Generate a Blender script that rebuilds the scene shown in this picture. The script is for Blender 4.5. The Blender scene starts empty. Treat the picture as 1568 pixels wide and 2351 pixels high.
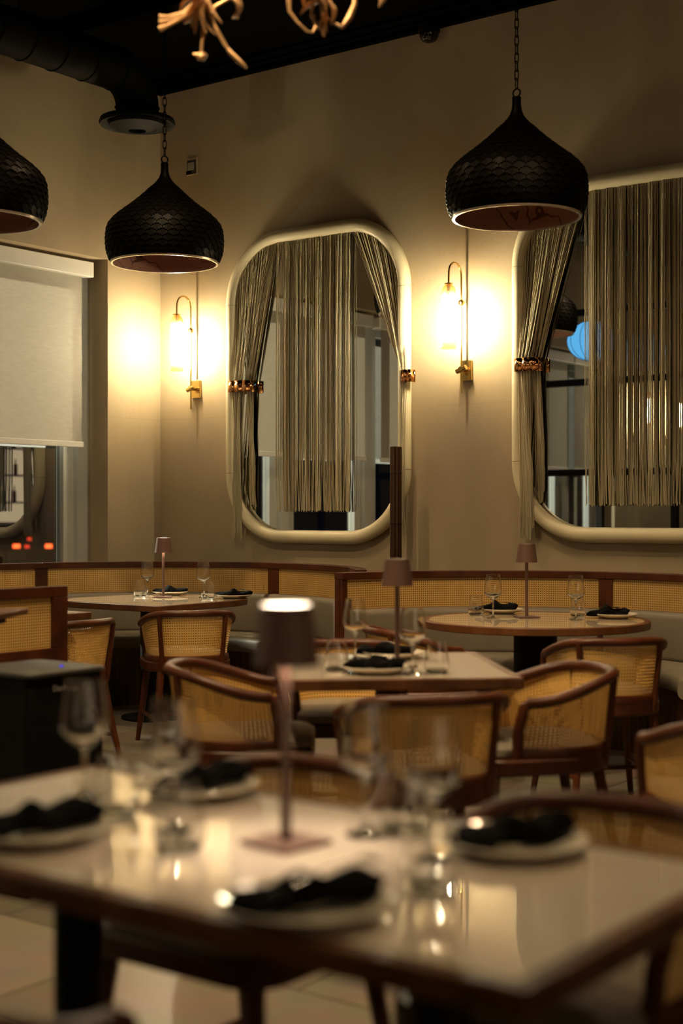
import bpy, math, random
from mathutils import Vector, Matrix
PI = math.pi
R = random.Random(7)
C = bpy.context.scene.collection
S = bpy.context.scene

# ------------------------------------------------------------------ camera, world, exposure, main lights
CAMZ = 1.29
F = 3267.0                       # focal length in pixels of a 1568 px wide frame (50 mm on 24 mm)
cam_d = bpy.data.cameras.new('camera'); cam = bpy.data.objects.new('camera', cam_d); C.objects.link(cam)
cam.location = (0, 0, CAMZ); cam.rotation_euler = (PI/2, 0, math.atan2(.6, .8))
cam_d.sensor_fit = 'HORIZONTAL'; cam_d.sensor_width = 24.0; cam_d.lens = 50.0
cam_d.dof.use_dof = True; cam_d.dof.focus_distance = 8.7; cam_d.dof.aperture_fstop = 1.7
cam_d.clip_start = .05; cam_d.clip_end = 200
S.camera = cam
S.view_settings.view_transform = 'Standard'; S.view_settings.look = 'None'
S.view_settings.gamma = 1.0; S.view_settings.exposure = 0.0; S.view_settings.use_curve_mapping = False
S.cycles.use_denoising = True
S.cycles.max_bounces = 10; S.cycles.diffuse_bounces = 4; S.cycles.glossy_bounces = 6
S.cycles.transparent_max_bounces = 32; S.cycles.transmission_bounces = 8
S.cycles.caustics_reflective = False; S.cycles.caustics_refractive = False
S.cycles.sample_clamp_indirect = 25.0
w = bpy.data.worlds.new('night'); S.world = w; w.use_nodes = True
w.node_tree.nodes['Background'].inputs[0].default_value = (.05, .09, .2, 1)
w.node_tree.nodes['Background'].inputs[1].default_value = .03

SCONCE_L = 520.0        # radiance of the sconce bulbs
TABLE_LAMP_L = 60.0    # radiance of the cordless lamps' emitters
CHAND_W = 6.5         # chandelier bulbs, watts each
ADDED_SPOT_W = 330.0          # added ceiling spots that brighten tables and chairs
STREET_W = 17000.0       # street lamp outside, shines through the blinds
WARM = (1.0, .74, .40)
SCONCE_C = (1.0, .915, .70)

def lamp(kind, name, loc, power, color, size=.05, rot=(0, 0, 0), spot=None, parent=None, blend=.6):
    d = bpy.data.lights.new(name, kind); d.energy = power; d.color = color
    if kind == 'AREA': d.size = size
    else: d.shadow_soft_size = size
    if spot: d.spot_size = spot; d.spot_blend = blend
    o = bpy.data.objects.new(name, d); C.objects.link(o); o.location = loc; o.rotation_euler = rot
    if parent: o.parent = parent
    return o

# ------------------------------------------------------------------ coordinates
def W(cx, cd, z=0.0):                       # camera-aligned plan (right, ahead) -> world
    return Vector((.8*cx - .6*cd, .6*cx + .8*cd, z))
def at(px, py, D):
    return W((px-784)/F*D, D, CAMZ + (1175.5-py)/F*D)
def onz(px, py, z):                         # point of the horizontal plane z seen at that pixel
    D = (CAMZ-z)*F/(py-1175.5); return W((px-784)/F*D, D, z)
YA = 7.815                                  # plane of the mirror wall
XB = -7.58                                  # plane of the window wall
def onA(px, py, y=YA):
    r = (px-784)/F; t = y/(.6*r+.8); return Vector(((.8*r-.6)*t, y, CAMZ+(1175.5-py)/F*t))

# ------------------------------------------------------------------ materials
def srgb(r, g, b):
    f = lambda c: (c/255/12.92) if c/255 <= .04045 else ((c/255+.055)/1.055)**2.4
    return (f(r), f(g), f(b), 1)
class NT:
    def __init__(s, name):
        s.m = bpy.data.materials.new(name); s.m.use_nodes = True; s.t = s.m.node_tree; s.t.nodes.clear()
        s.out = s.t.nodes.new('ShaderNodeOutputMaterial')
    def n(s, typ, **kw):
        nd = s.t.nodes.new(typ)
        for k, v in kw.items():
            if k.startswith('i_'): nd.inputs[k[2:].replace('_', ' ')].default_value = v
            else: setattr(nd, k, v)
        return nd
    def l(s, a, b): s.t.links.new(a, b)
    def math(s, op, a, b=None, c=None):
        nd = s.t.nodes.new('ShaderNodeMath'); nd.operation = op
        for i, x in enumerate((a, b, c)):
            if x is None: continue
            if isinstance(x, (int, float)): nd.inputs[i].default_value = x
            else: s.l(x, nd.inputs[i])
        return nd.outputs[0]
def pbr(name, col, rough=.5, metal=0, spec=.5, coat=0, coat_rough=.03, coat_ior=1.5, bump=None, var=None, sheen=0, emis=None, es=0):
    """bump=(scale,strength,dist); var=(scale, amount) brightness mottling"""
    k = NT(name); b = k.n('ShaderNodeBsdfPrincipled')
    b.inputs['Base Color'].default_value = col; b.inputs['Roughness'].default_value = rough
    b.inputs['Metallic'].default_value = metal; b.inputs['Specular IOR Level'].default_value = spec
    b.inputs['Coat Weight'].default_value = coat; b.inputs['Coat Roughness'].default_value = coat_rough
    b.inputs['Sheen Weight'].default_value = sheen; b.inputs['Coat IOR'].default_value = coat_ior
    if emis: b.inputs['Emission Color'].default_value = emis; b.inputs['Emission Strength'].default_value = es
    tc = k.n('ShaderNodeTexCoord')
    if var:
        nz = k.n('ShaderNodeTexNoise'); nz.inputs['Scale'].default_value = var[0]; nz.inputs['Detail'].default_value = 6
        k.l(tc.outputs['Object'], nz.inputs['Vector'])
        mx = k.n('ShaderNodeMix', data_type='RGBA')
        mx.inputs[6].default_value = tuple(c*(1-var[1]) for c in col[:3])+(1,)
        mx.inputs[7].default_value = tuple(min(1, c*(1+var[1])) for c in col[:3])+(1,)
        k.l(nz.outputs[0], mx.inputs[0]); k.l(mx.outputs[2], b.inputs['Base Color'])
    if bump:
        nb = k.n('ShaderNodeTexNoise'); nb.inputs['Scale'].default_value = bump[0]; nb.inputs['Detail'].default_value = 5
        k.l(tc.outputs['Object'], nb.inputs['Vector'])
        bp = k.n('ShaderNodeBump'); bp.inputs['Strength'].default_value = bump[1]; bp.inputs['Distance'].default_value = bump[2]
        k.l(nb.outputs[0], bp.inputs['Height']); k.l(bp.outputs[0], b.inputs['Normal'])
    k.l(b.outputs[0], k.out.inputs[0]); return k.m
def plaster():
    k = NT('plaster'); b = k.n('ShaderNodeBsdfPrincipled'); b.inputs['Roughness'].default_value = .85
    b.inputs['Specular IOR Level'].default_value = .2
    tc = k.n('ShaderNodeTexCoord'); g = k.n('ShaderNodeNewGeometry')
    mp = k.n('ShaderNodeMapping'); mp.inputs['Scale'].default_value = (1, 1, .35); k.l(g.outputs['Position'], mp.inputs['Vector'])
    n1 = k.n('ShaderNodeTexNoise'); n1.inputs['Scale'].default_value = 1.6; n1.inputs['Detail'].default_value = 7
    k.l(mp.outputs[0], n1.inputs['Vector'])
    rmp = k.n('ShaderNodeValToRGB'); rmp.color_ramp.elements[0].position = .3; rmp.color_ramp.elements[1].position = .72
    rmp.color_ramp.elements[0].color = (.42, .335, .225, 1); rmp.color_ramp.elements[1].color = (.53, .43, .29, 1)
    k.l(n1.outputs[0], rmp.inputs[0])
    # small pits in the plaster
    v = k.n('ShaderNodeTexVoronoi'); v.inputs['Scale'].default_value = 34; k.l(g.outputs['Position'], v.inputs['Vector'])
    n2 = k.n('ShaderNodeTexNoise'); n2.inputs['Scale'].default_value = 3.3; k.l(g.outputs['Position'], n2.inputs['Vector'])
    pit = k.math('MULTIPLY', k.math('LESS_THAN', v.outputs['Distance'], .16), k.math('GREATER_THAN', n2.outputs[0], .54))
    # horizontal day joint
    sx = k.n('ShaderNodeSeparateXYZ'); k.l(g.outputs['Position'], sx.inputs[0])
    seam = k.math('LESS_THAN', k.math('ABSOLUTE', k.math('SUBTRACT', sx.outputs[2], 1.985)), .0025)
    dark = k.math('ADD', k.math('MULTIPLY', pit, .22), k.math('MULTIPLY', seam, .12))
    mx = k.n('ShaderNodeMix', data_type='RGBA'); mx.inputs[7].default_value = (.17, .13, .09, 1)
    k.l(dark, mx.inputs[0]); k.l(rmp.outputs[0], mx.inputs[6]); k.l(mx.outputs[2], b.inputs['Base Color'])
    n3 = k.n('ShaderNodeTexNoise'); n3.inputs['Scale'].default_value = 28; n3.inputs['Detail'].default_value = 6
    k.l(g.outputs['Position'], n3.inputs['Vector'])
    h = k.math('SUBTRACT', k.math('MULTIPLY', n3.outputs[0], .5), k.math('ADD', k.math('MULTIPLY', pit, .5), k.math('MULTIPLY', seam, .6)))
    bp = k.n('ShaderNodeBump'); bp.inputs['Strength'].default_value = .35; bp.inputs['Distance'].default_value = .006
    k.l(h, bp.inputs['Height']); k.l(bp.outputs[0], b.inputs['Normal']); k.l(b.outputs[0], k.out.inputs[0]); return k.m
def wood(name, c1, c2, scale=(6, 6, 60), rough=.38, coat=.25, spec=.3):
    k = NT(name); b = k.n('ShaderNodeBsdfPrincipled'); b.inputs['Roughness'].default_value = rough
    b.inputs['Coat Weight'].default_value = coat; b.inputs['Coat Roughness'].default_value = .25; b.inputs['Specular IOR Level'].default_value = spec
    tc = k.n('ShaderNodeTexCoord'); mp = k.n('ShaderNodeMapping'); mp.inputs['Scale'].default_value = scale
    k.l(tc.outputs['Object'], mp.inputs[0])
    nz = k.n('ShaderNodeTexNoise'); nz.inputs['Scale'].default_value = 1.0; nz.inputs['Detail'].default_value = 8; nz.inputs['Distortion'].default_value = .6
    k.l(mp.outputs[0], nz.inputs['Vector'])
    rp = k.n('ShaderNodeValToRGB'); rp.color_ramp.elements[0].position = .35; rp.color_ramp.elements[1].position = .68
    rp.color_ramp.elements[0].color = c1; rp.color_ramp.elements[1].color = c2
    k.l(nz.outputs[0], rp.inputs[0]); k.l(rp.outputs[0], b.inputs['Base Color'])
    bp = k.n('ShaderNodeBump'); bp.inputs['Strength'].default_value = .15; bp.inputs['Distance'].default_value = .002
    k.l(nz.outputs[0], bp.inputs['Height']); k.l(bp.outputs[0], b.inputs['Normal'])
    k.l(b.outputs[0], k.out.inputs[0]); return k.m
def cane(name, col, hole, see_through=False, pitch=.0132, coat=0, rad=.24):
    """woven cane: round holes in a square grid with a lighter diagonal weave, in metres of the UV map"""
    k = NT(name); b = k.n('ShaderNodeBsdfPrincipled'); b.inputs['Roughness'].default_value = .45
    b.inputs['Coat Weight'].default_value = coat; b.inputs['Coat Roughness'].default_value = .0
    uv = k.n('ShaderNodeUVMap'); sp = k.n('ShaderNodeSeparateXYZ'); k.l(uv.outputs[0], sp.inputs[0])
    fx = k.math('SUBTRACT', k.math('FRACT', k.math('MULTIPLY', sp.outputs[0], 1/pitch)), .5)
    fy = k.math('SUBTRACT', k.math('FRACT', k.math('MULTIPLY', sp.outputs[1], 1/pitch)), .5)
    d = k.math('SQRT', k.math('ADD', k.math('MULTIPLY', fx, fx), k.math('MULTIPLY', fy, fy)))
    hm = k.math('LESS_THAN', d, rad)
    # strands: darker grooves along the diagonals and between the pairs
    dg = k.math('ABSOLUTE', k.math('SUBTRACT', k.math('ABSOLUTE', fx), k.math('ABSOLUTE', fy)))
    gr = k.math('MULTIPLY', k.math('LESS_THAN', dg, .06), .35)
    g2 = k.math('MULTIPLY', k.math('GREATER_THAN', k.math('MAXIMUM', k.math('ABSOLUTE', fx), k.math('ABSOLUTE', fy)), .465), .3)
    sh = k.math('MAXIMUM', gr, g2)
    nz = k.n('ShaderNodeTexNoise'); nz.inputs['Scale'].default_value = 9; k.l(uv.outputs[0], nz.inputs['Vector'])
    m0 = k.n('ShaderNodeMix', data_type='RGBA'); m0.inputs[6].default_value = col
    m0.inputs[7].default_value = tuple(c*.72 for c in col[:3])+(1,); k.l(nz.outputs[0], m0.inputs[0])
    m1 = k.n('ShaderNodeMix', data_type='RGBA'); m1.inputs[7].default_value = tuple(c*.45 for c in col[:3])+(1,)
    k.l(sh, m1.inputs[0]); k.l(m0.outputs[2], m1.inputs[6])
    m2 = k.n('ShaderNodeMix', data_type='RGBA'); m2.inputs[7].default_value = hole
    k.l(m1.outputs[2], m2.inputs[6])
    if see_through:
        k.l(m1.outputs[2], b.inputs['Base Color'])
        tr = k.n('ShaderNodeBsdfTransparent'); ms = k.n('ShaderNodeMixShader')
        k.l(hm, ms.inputs[0]); k.l(b.outputs[0], ms.inputs[1]); k.l(tr.outputs[0], ms.inputs[2])
        k.l(ms.outputs[0], k.out.inputs[0])
    else:
        k.l(hm, m2.inputs[0]); k.l(m2.outputs[2], b.inputs['Base Color']); k.l(b.outputs[0], k.out.inputs[0])
    return k.m
def thin_glass(name, tint=(1, 1, 1, 1), refl=1.0, ior=1.5, rough=0.0):
    k = NT(name); tr = k.n('ShaderNodeBsdfTransparent'); tr.inputs[0].default_value = tint
    gl = k.n('ShaderNodeBsdfGlossy'); gl.inputs['Roughness'].default_value = rough
    fr = k.n('ShaderNodeLayerWeight'); fr.inputs['Blend'].default_value = .5
    ms = k.n('ShaderNodeMixShader'); k.l(k.math('MINIMUM', k.math('ADD', k.math('MULTIPLY', k.math('POWER', fr.outputs['Facing'], 4.0), .8), .045*refl), 1.0), ms.inputs[0])
    k.l(tr.outputs[0], ms.inputs[1]); k.l(gl.outputs[0], ms.inputs[2]); k.l(ms.outputs[0], k.out.inputs[0]); return k.m
def real_glass(name):
    k = NT(name); g = k.n('ShaderNodeBsdfGlass'); g.inputs['IOR'].default_value = 1.47; g.inputs['Roughness'].default_value = 0.0
    g.inputs['Color'].default_value = (.98, .98, .975, 1); k.l(g.outputs[0], k.out.inputs[0]); return k.m
def emit(name, col, s):
    k = NT(name); e = k.n('ShaderNodeEmission'); e.inputs[0].default_value = tuple(col[:3])+(1,); e.inputs[1].default_value = s
    k.l(e.outputs[0], k.out.inputs[0]); return k.m
def amber_glass():
    k = NT('amber_glass'); tc = k.n('ShaderNodeTexCoord'); sp = k.n('ShaderNodeSeparateXYZ'); k.l(tc.outputs['Generated'], sp.inputs[0])
    rp = k.n('ShaderNodeValToRGB'); e = rp.color_ramp.elements
    e[0].position = 0; e[0].color = (1, .86, .60, 1); e[1].position = 1; e[1].color = (1, .80, .48, 1)
    a = e.new(.28); a.color = (1, .97, .9, 1); a = e.new(.68); a.color = (1, .97, .9, 1)
    k.l(sp.outputs[2], rp.inputs[0])
    tr = k.n('ShaderNodeBsdfTransparent'); k.l(rp.outputs[0], tr.inputs[0])
    gl = k.n('ShaderNodeBsdfGlossy'); gl.inputs['Roughness'].default_value = .02
    fr = k.n('ShaderNodeLayerWeight'); ms = k.n('ShaderNodeMixShader'); k.l(k.math('ADD', k.math('MULTIPLY', k.math('POWER', fr.outputs['Facing'], 4.0), .6), .03), ms.inputs[0])
    tl = k.n('ShaderNodeBsdfTranslucent'); k.l(rp.outputs[0], tl.inputs[0]); m2 = k.n('ShaderNodeMixShader'); m2.inputs[0].default_value = .03
    k.l(tr.outputs[0], m2.inputs[1]); k.l(tl.outputs[0], m2.inputs[2])
    k.l(m2.outputs[0], ms.inputs[1]); k.l(gl.outputs[0], ms.inputs[2]); k.l(ms.outputs[0], k.out.inputs[0]); return k.m
def blind_cloth():
    k = NT('blind_cloth'); d = k.n('ShaderNodeBsdfDiffuse'); t = k.n('ShaderNodeBsdfTranslucent'); ms = k.n('ShaderNodeMixShader')
    g = k.n('ShaderNodeNewGeometry'); mp = k.n('ShaderNodeMapping'); mp.inputs['Scale'].default_value = (1, 14, 160); k.l(g.outputs['Position'], mp.inputs[0])
    nz = k.n('ShaderNodeTexNoise'); nz.inputs['Scale'].default_value = 1; nz.inputs['Detail'].default_value = 4; k.l(mp.outputs[0], nz.inputs['Vector'])
    rp = k.n('ShaderNodeValToRGB'); rp.color_ramp.elements[0].color = (.50, .47, .41, 1); rp.color_ramp.elements[1].color = (.68, .64, .57, 1)
    k.l(nz.outputs[0], rp.inputs[0]); k.l(rp.outputs[0], d.inputs[0]); k.l(rp.outputs[0], t.inputs[0])
    ms.inputs[0].default_value = .42; k.l(d.outputs[0], ms.inputs[1]); k.l(t.outputs[0], ms.inputs[2]); k.l(ms.outputs[0], k.out.inputs[0]); return k.m
def string_mat():
    k = NT('cream_string'); d = k.n('ShaderNodeBsdfPrincipled'); d.inputs['Roughness'].default_value = .45; d.inputs['Specular IOR Level'].default_value = .15
    t = k.n('ShaderNodeBsdfTranslucent'); ms = k.n('ShaderNodeMixShader'); g = k.n('ShaderNodeNewGeometry')
    nz = k.n('ShaderNodeTexNoise'); nz.inputs['Scale'].default_value = 5; nz.inputs['Detail'].default_value = 3
    mp = k.n('ShaderNodeMapping'); mp.inputs['Scale'].default_value = (9, 9, .3); k.l(g.outputs['Position'], mp.inputs[0]); k.l(mp.outputs[0], nz.inputs['Vector'])
    rp = k.n('ShaderNodeValToRGB'); rp.color_ramp.elements[0].position = .3; rp.color_ramp.elements[1].position = .7
    rp.color_ramp.elements[0].color = (.50, .45, .30, 1); rp.color_ramp.elements[1].color = (.74, .66, .47, 1)
    k.l(nz.outputs[0], rp.inputs[0]); k.l(rp.outputs[0], d.inputs['Base Color']); k.l(rp.outputs[0], t.inputs[0])
    ms.inputs[0].default_value = .25; k.l(d.outputs[0], ms.inputs[1]); k.l(t.outputs[0], ms.inputs[2]); k.l(ms.outputs[0], k.out.inputs[0]); return k.m
def floor_mat():
    k = NT('floor_tile'); b = k.n('ShaderNodeBsdfPrincipled'); b.inputs['Roughness'].default_value = .35
    g = k.n('ShaderNodeNewGeometry'); br = k.n('ShaderNodeTexBrick'); br.inputs['Scale'].default_value = 1.0
    br.inputs['Brick Width'].default_value = 1.2; br.inputs['Row Height'].default_value = .6; br.inputs['Mortar Size'].default_value = .004
    br.inputs['Color1'].default_value = (.30, .26, .20, 1); br.inputs['Color2'].default_value = (.20, .165, .125, 1); br.inputs['Mortar'].default_value = (.05, .04, .03, 1)
    k.l(g.outputs['Position'], br.inputs['Vector'])
    nz = k.n('ShaderNodeTexNoise'); nz.inputs['Scale'].default_value = 5; nz.inputs['Detail'].default_value = 8; k.l(g.outputs['Position'], nz.inputs['Vector'])
    mx = k.n('ShaderNodeMix', data_type='RGBA', blend_type='MULTIPLY'); mx.inputs[0].default_value = .5
    k.l(br.outputs[0], mx.inputs[6]); k.l(nz.outputs[1], mx.inputs[7]); k.l(mx.outputs[2], b.inputs['Base Color']); k.l(b.outputs[0], k.out.inputs[0]); return k.m
def shade_lining():
    """pink copper paint with dark flowers and scrolls"""
    k = NT('painted_lining'); b = k.n('ShaderNodeBsdfPrincipled'); b.inputs['Roughness'].default_value = .5
    tc = k.n('ShaderNodeTexCoord')
    nz = k.n('ShaderNodeTexNoise'); nz.inputs['Scale'].default_value = 5; k.l(tc.outputs['Object'], nz.inputs['Vector'])
    mx = k.n('ShaderNodeMix', data_type='RGBA'); mx.inputs[0].default_value = .22; k.l(tc.outputs['Object'], mx.inputs[6]); k.l(nz.outputs[1], mx.inputs[7])
    v = k.n('ShaderNodeTexVoronoi'); v.inputs['Scale'].default_value = 4.2; k.l(mx.outputs[2], v.inputs['Vector'])
    ring = k.math('LESS_THAN', k.math('ABSOLUTE', k.math('SUBTRACT', v.outputs['Distance'], .36)), .016)
    fl = k.math('LESS_THAN', v.outputs['Distance'], .17)
    n2 = k.n('ShaderNodeTexNoise'); n2.inputs['Scale'].default_value = 16; k.l(tc.outputs['Object'], n2.inputs['Vector'])
    fl2 = k.math('MULTIPLY', fl, k.math('GREATER_THAN', n2.outputs[0], .47))
    mk = k.math('MAXIMUM', ring, fl2)
    m = k.n('ShaderNodeMix', data_type='RGBA'); m.inputs[6].default_value = (.42, .23, .175, 1); m.inputs[7].default_value = (.10, .035, .03, 1)
    k.l(k.math('MULTIPLY', mk, .85), m.inputs[0]); k.l(m.outputs[2], b.inputs['Base Color']); k.l(b.outputs[0], k.out.inputs[0]); return k.m

M = {}
M['plaster'] = plaster()
M['black'] = pbr('black_paint', (.001, .001, .001, 1), .9, spec=.05)
M['floor'] = floor_mat()
M['dark_wood'] = wood('dark_walnut', (.042, .010, .003, 1), (.095, .026, .008, 1), (5, 5, 5), .36, 0, .3)
M['table_wood'] = wood('table_walnut', (.065, .022, .006, 1), (.14, .052, .017, 1), (8, 8, 3), .42, .05)
M['base_wood'] = wood('ribbed_walnut', (.028, .011, .006, 1), (.10, .042, .02, 1), (60, 60, 2))
M['cane_booth'] = cane('booth_cane', (.74, .45, .14, 1), (.030, .013, .006, 1))
M['cane_chair'] = cane('chair_cane', (.88, .52, .15, 1), (0, 0, 0, 1), True)
M['cane_table'] = cane('table_cane', (.66, .54, .37, 1), (.26, .17, .09, 1), coat=1)
M['cream_top'] = pbr('cream_glass_top', (.56, .475, .39, 1), .5, coat=1, coat_rough=0.0, coat_ior=1.75)
M['seat'] = pbr('grey_leather', (.185, .155, .115, 1), .55, bump=(60, .15, .002), var=(4, .1))
M['blackmetal'] = pbr('black_metal', (.004, .004, .004, 1), .6, spec=.15)
M['pendant'] = pbr('blackened_iron', (.0022, .0018, .0016, 1), .45, metal=0, spec=.05)
M['lining'] = shade_lining()
M['rim'] = pbr('pale_rim', (.55, .45, .36, 1), .2, metal=.6)
M['frame_cream'] = pbr('cream_lacquer', (.76, .68, .46, 1), .38, spec=.45)
M['mirror'] = pbr('silvered_glass', (.80, .82, .80, 1), 0.0, metal=1)
M['string'] = string_mat()
M['copper'] = pbr('polished_copper', (.85, .42, .18, 1), .08, metal=1)
M['brass'] = pbr('brushed_brass', (.62, .43, .15, 1), .25, metal=1)
M['lampmetal'] = pbr('mauve_brown_metal', (.105, .056, .044, 1), .5, spec=.35)
M['lampwhite'] = pbr('white_inner', (.8, .78, .74, 1), .5)
M['lampglow'] = emit('lamp_emitter', (1.0, .80, .58), TABLE_LAMP_L)
M['ledglow'] = emit('led_ring', (1.0, .78, .55), TABLE_LAMP_L*7)
M['bulb'] = emit('sconce_bulb', SCONCE_C, SCONCE_L)
M['amber'] = amber_glass()
M['glass'] = real_glass('drinking_glass')
M['flatglass'] = thin_glass('flat_glass', (.9, .92, .93, 1), 1.3)
M['pane'] = thin_glass('window_glass', (.75, .80, .82, 1), 6.0)
M['blind'] = blind_cloth()
M['white_alu'] = pbr('grey_white_aluminium', (.52, .53, .50, 1), .45)
M['napkin'] = pbr('black_linen', (.004, .004, .0045, 1), 1.0, spec=.08, bump=(300, .2, .001))
M['plate'] = pbr('white_porcelain', (.70, .63, .52, 1), .12, coat=.6)
M['silver'] = pbr('silver_cutlery', (.75, .73, .70, 1), .18, metal=1)
M['gold'] = pbr('gold_leaf', (.46, .26, .115, 1), .42, metal=.4, bump=(35, .4, .003), var=(12, .35))
M['bronze'] = pbr('bronze_tube', (.09, .045, .024, 1), .3, metal=.8)
M['duct'] = pbr('black_duct', (.002, .002, .0015, 1), .7, spec=.08)
M['diffuser'] = pbr('grey_black_diffuser', (.005, .0055, .0045, 1), .6, spec=.1)
M['asphalt'] = pbr('asphalt', (.02, .02, .02, 1), .8)
M['carpaint'] = pbr('car_paint', (.01, .01, .012, 1), .2)
M['red'] = emit('tail_light_red', (1.0, .10, .02), 9.0)
M['chbulb'] = emit('chandelier_bulb', WARM, 8)
M['redsmall'] = emit('brake_light_red', (1.0, .05, .02), 3.0)
M['blue'] = emit('blue_screen', (.12, .48, .9), 1.1)
M['skyblue'] = emit('blue_led', (.02, .02, 1.0), 1.2)
M['darkwall'] = pbr('brown_plaster', (.17, .13, .09, 1), .9)
M['label'] = pbr('pale_badge', (.35, .33, .28, 1), .4)
M['greybox'] = pbr('grey_plastic', (.035, .032, .026, 1), .5)
M['smoke_dome'] = pbr('smoked_dome', (.01, .01, .012, 1), .08)

# ------------------------------------------------------------------ mesh helpers
class MB:
    def __init__(s): s.v = []; s.f = []; s.uv = {}
    def add(s, vs, fs, uvs=None):
        o = len(s.v); s.v += [tuple(p) for p in vs]
        for i, f in enumerate(fs):
            if uvs: s.uv[len(s.f)] = uvs[i]
            s.f.append(tuple(o+k for k in f))
    def box(s, lo, hi, rz=0, org=None):
        x0, y0, z0 = lo; x1, y1, z1 = hi
        vs = [(x, y, z) for z in (z0, z1) for y in (y0, y1) for x in (x0, x1)]
        if rz:
            c, n = math.cos(rz), math.sin(rz); ox, oy = org or ((x0+x1)/2, (y0+y1)/2)
            vs = [(ox+(x-ox)*c-(y-oy)*n, oy+(x-ox)*n+(y-oy)*c, z) for x, y, z in vs]
        s.add(vs, [(0, 2, 3, 1), (4, 5, 7, 6), (0, 1, 5, 4), (2, 6, 7, 3), (0, 4, 6, 2), (1, 3, 7, 5)]); return s
    def tube(s, pts, rad, seg=8, closed=False, flat=None, cap=True):
        """swept round (or flat=(width,height) scaled) section; rad is a number or list"""
        pts = [Vector(p) for p in pts]; n = len(pts)
        rads = rad if isinstance(rad, (list, tuple)) else [rad]*n
        up = None; o = len(s.v)
        for i, p in enumerate(pts):
            if closed: t = pts[(i+1) % n]-pts[i-1]
            else: t = pts[min(i+1, n-1)]-pts[max(i-1, 0)]
            if t.length < 1e-9: t = Vector((0, 0, 1))
            t.normalize()
            if up is None:
                up = Vector((0, 0, 1)) if abs(t.z) < .9 else Vector((1, 0, 0))
            a = up-t*up.dot(t)
            if a.length < 1e-6: a = t.orthogonal()
            a.normalize(); b = t.cross(a); up = a
            for k in range(seg):
                an = 2*PI*k/seg; ca, sa = math.cos(an), math.sin(an)
                if flat: s.v.append(tuple(p+b*(ca*flat[0]*rads[i])+a*(sa*flat[1]*rads[i])))
                else: s.v.append(tuple(p+b*(ca*rads[i])+a*(sa*rads[i])))
        m = n if closed else n-1
        for i in range(m):
            for k in range(seg):
                j = (i+1) % n
                s.f.append((o+i*seg+k, o+i*seg+(k+1) % seg, o+j*seg+(k+1) % seg, o+j*seg+k))
        if cap and not closed:
            s.f.append(tuple(o+k for k in range(seg))[::-1]); s.f.append(tuple(o+(n-1)*seg+k for k in range(seg)))
        return s
    def lathe(s, prof, seg=32, org=(0, 0, 0), cap0=False, cap1=False):
        o = len(s.v)
        for r, z in prof:
            for k in range(seg):
                a = 2*PI*k/seg; s.v.append((org[0]+r*math.cos(a), org[1]+r*math.sin(a), org[2]+z))
        for i in range(len(prof)-1):
            for k in range(seg):
                s.f.append((o+i*seg+k, o+i*seg+(k+1) % seg, o+(i+1)*seg+(k+1) % seg, o+(i+1)*seg+k))
        if cap0: s.f.append(tuple(o+k for k in range(seg))[::-1])
        if cap1: s.f.append(tuple(o+(len(prof)-1)*seg+k for k in range(seg)))
        return s
    def prism(s, poly, z0, z1):
        n = len(poly); s.add([(x, y, z0) for x, y in poly]+[(x, y, z1) for x, y in poly],
              [tuple(range(n))[::-1], tuple(range(n, 2*n))]+[(i, (i+1) % n, n+(i+1) % n, n+i) for i in range(n)]); return s
    def arc(s, c, r0, r1, z0, z1, a0, a1, seg=24, round_=0.0):
        """ring sector (angles in degrees), optional rounded section"""
        sec = [(r0, z0), (r1, z0), (r1, z1), (r0, z1)]
        if round_:
            q = round_; sec = []
            for (r, z, b) in ((r0+q, z0+q, 180), (r1-q, z0+q, 270), (r1-q, z1-q, 0), (r0+q, z1-q, 90)):
                for k in range(4):
                    an = math.radians(b+30*k); sec.append((r+q*math.cos(an), z+q*math.sin(an)))
        n = len(sec); o = len(s.v)
        for i in range(seg+1):
            a = math.radians(a0+(a1-a0)*i/seg)
            for r, z in sec: s.v.append((c[0]+r*math.cos(a), c[1]+r*math.sin(a), z))
        for i in range(seg):
            for k in range(n): s.f.append((o+i*n+k, o+i*n+(k+1) % n, o+(i+1)*n+(k+1) % n, o+(i+1)*n+k))
        s.f.append(tuple(o+k for k in range(n))[::-1]); s.f.append(tuple(o+seg*n+k for k in range(n))); return s
    def grid(s, rows, uvs=None, close=False):
        o = len(s.v); n = len(rows[0])
        for r in rows: s.v += [tuple(p) for p in r]
        for i in range(len(rows)-1):
            for k in range(n if close else n-1):
                k2 = (k+1) % n
                f = (o+i*n+k, o+i*n+k2, o+(i+1)*n+k2, o+(i+1)*n+k)
                if uvs: s.uv[len(s.f)] = [uvs[i][k], uvs[i][k2], uvs[i+1][k2], uvs[i+1][k]]
                s.f.append(f)
        return s
    def build(s, name, mat, parent=None, smooth=True, loc=None, bevel=0, solid=0, sub=0):
        me = bpy.data.meshes.new(name)
        me.from_pydata(s.v, [], s.f); me.update()
        if s.uv:
            ul = me.uv_layers.new(name='UVMap')
            for p in me.polygons:
                u = s.uv.get(p.index)
                if u:
                    for li, q in zip(p.loop_indices, u): ul.data[li].uv = q
        me.materials.append(M[mat] if isinstance(mat, str) else mat)
        o = bpy.data.objects.new(name, me); C.objects.link(o)
        if parent: o.parent = parent
        if loc is not None: o.location = loc
        import bmesh
        b = bmesh.new(); b.from_mesh(me); bmesh.ops.recalc_face_normals(b, faces=b.faces); b.to_mesh(me); b.free()
        if smooth:
            me.polygons.foreach_set('use_smooth', [True]*len(me.polygons))
            try: me.set_sharp_from_angle(angle=math.radians(38))
            except Exception: pass
        if solid: m = o.modifiers.new('solid', 'SOLIDIFY'); m.thickness = solid; m.offset = 0
        if bevel: m = o.modifiers.new('bevel', 'BEVEL'); m.width = bevel; m.segments = 2; m.limit_method = 'ANGLE'
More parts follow.
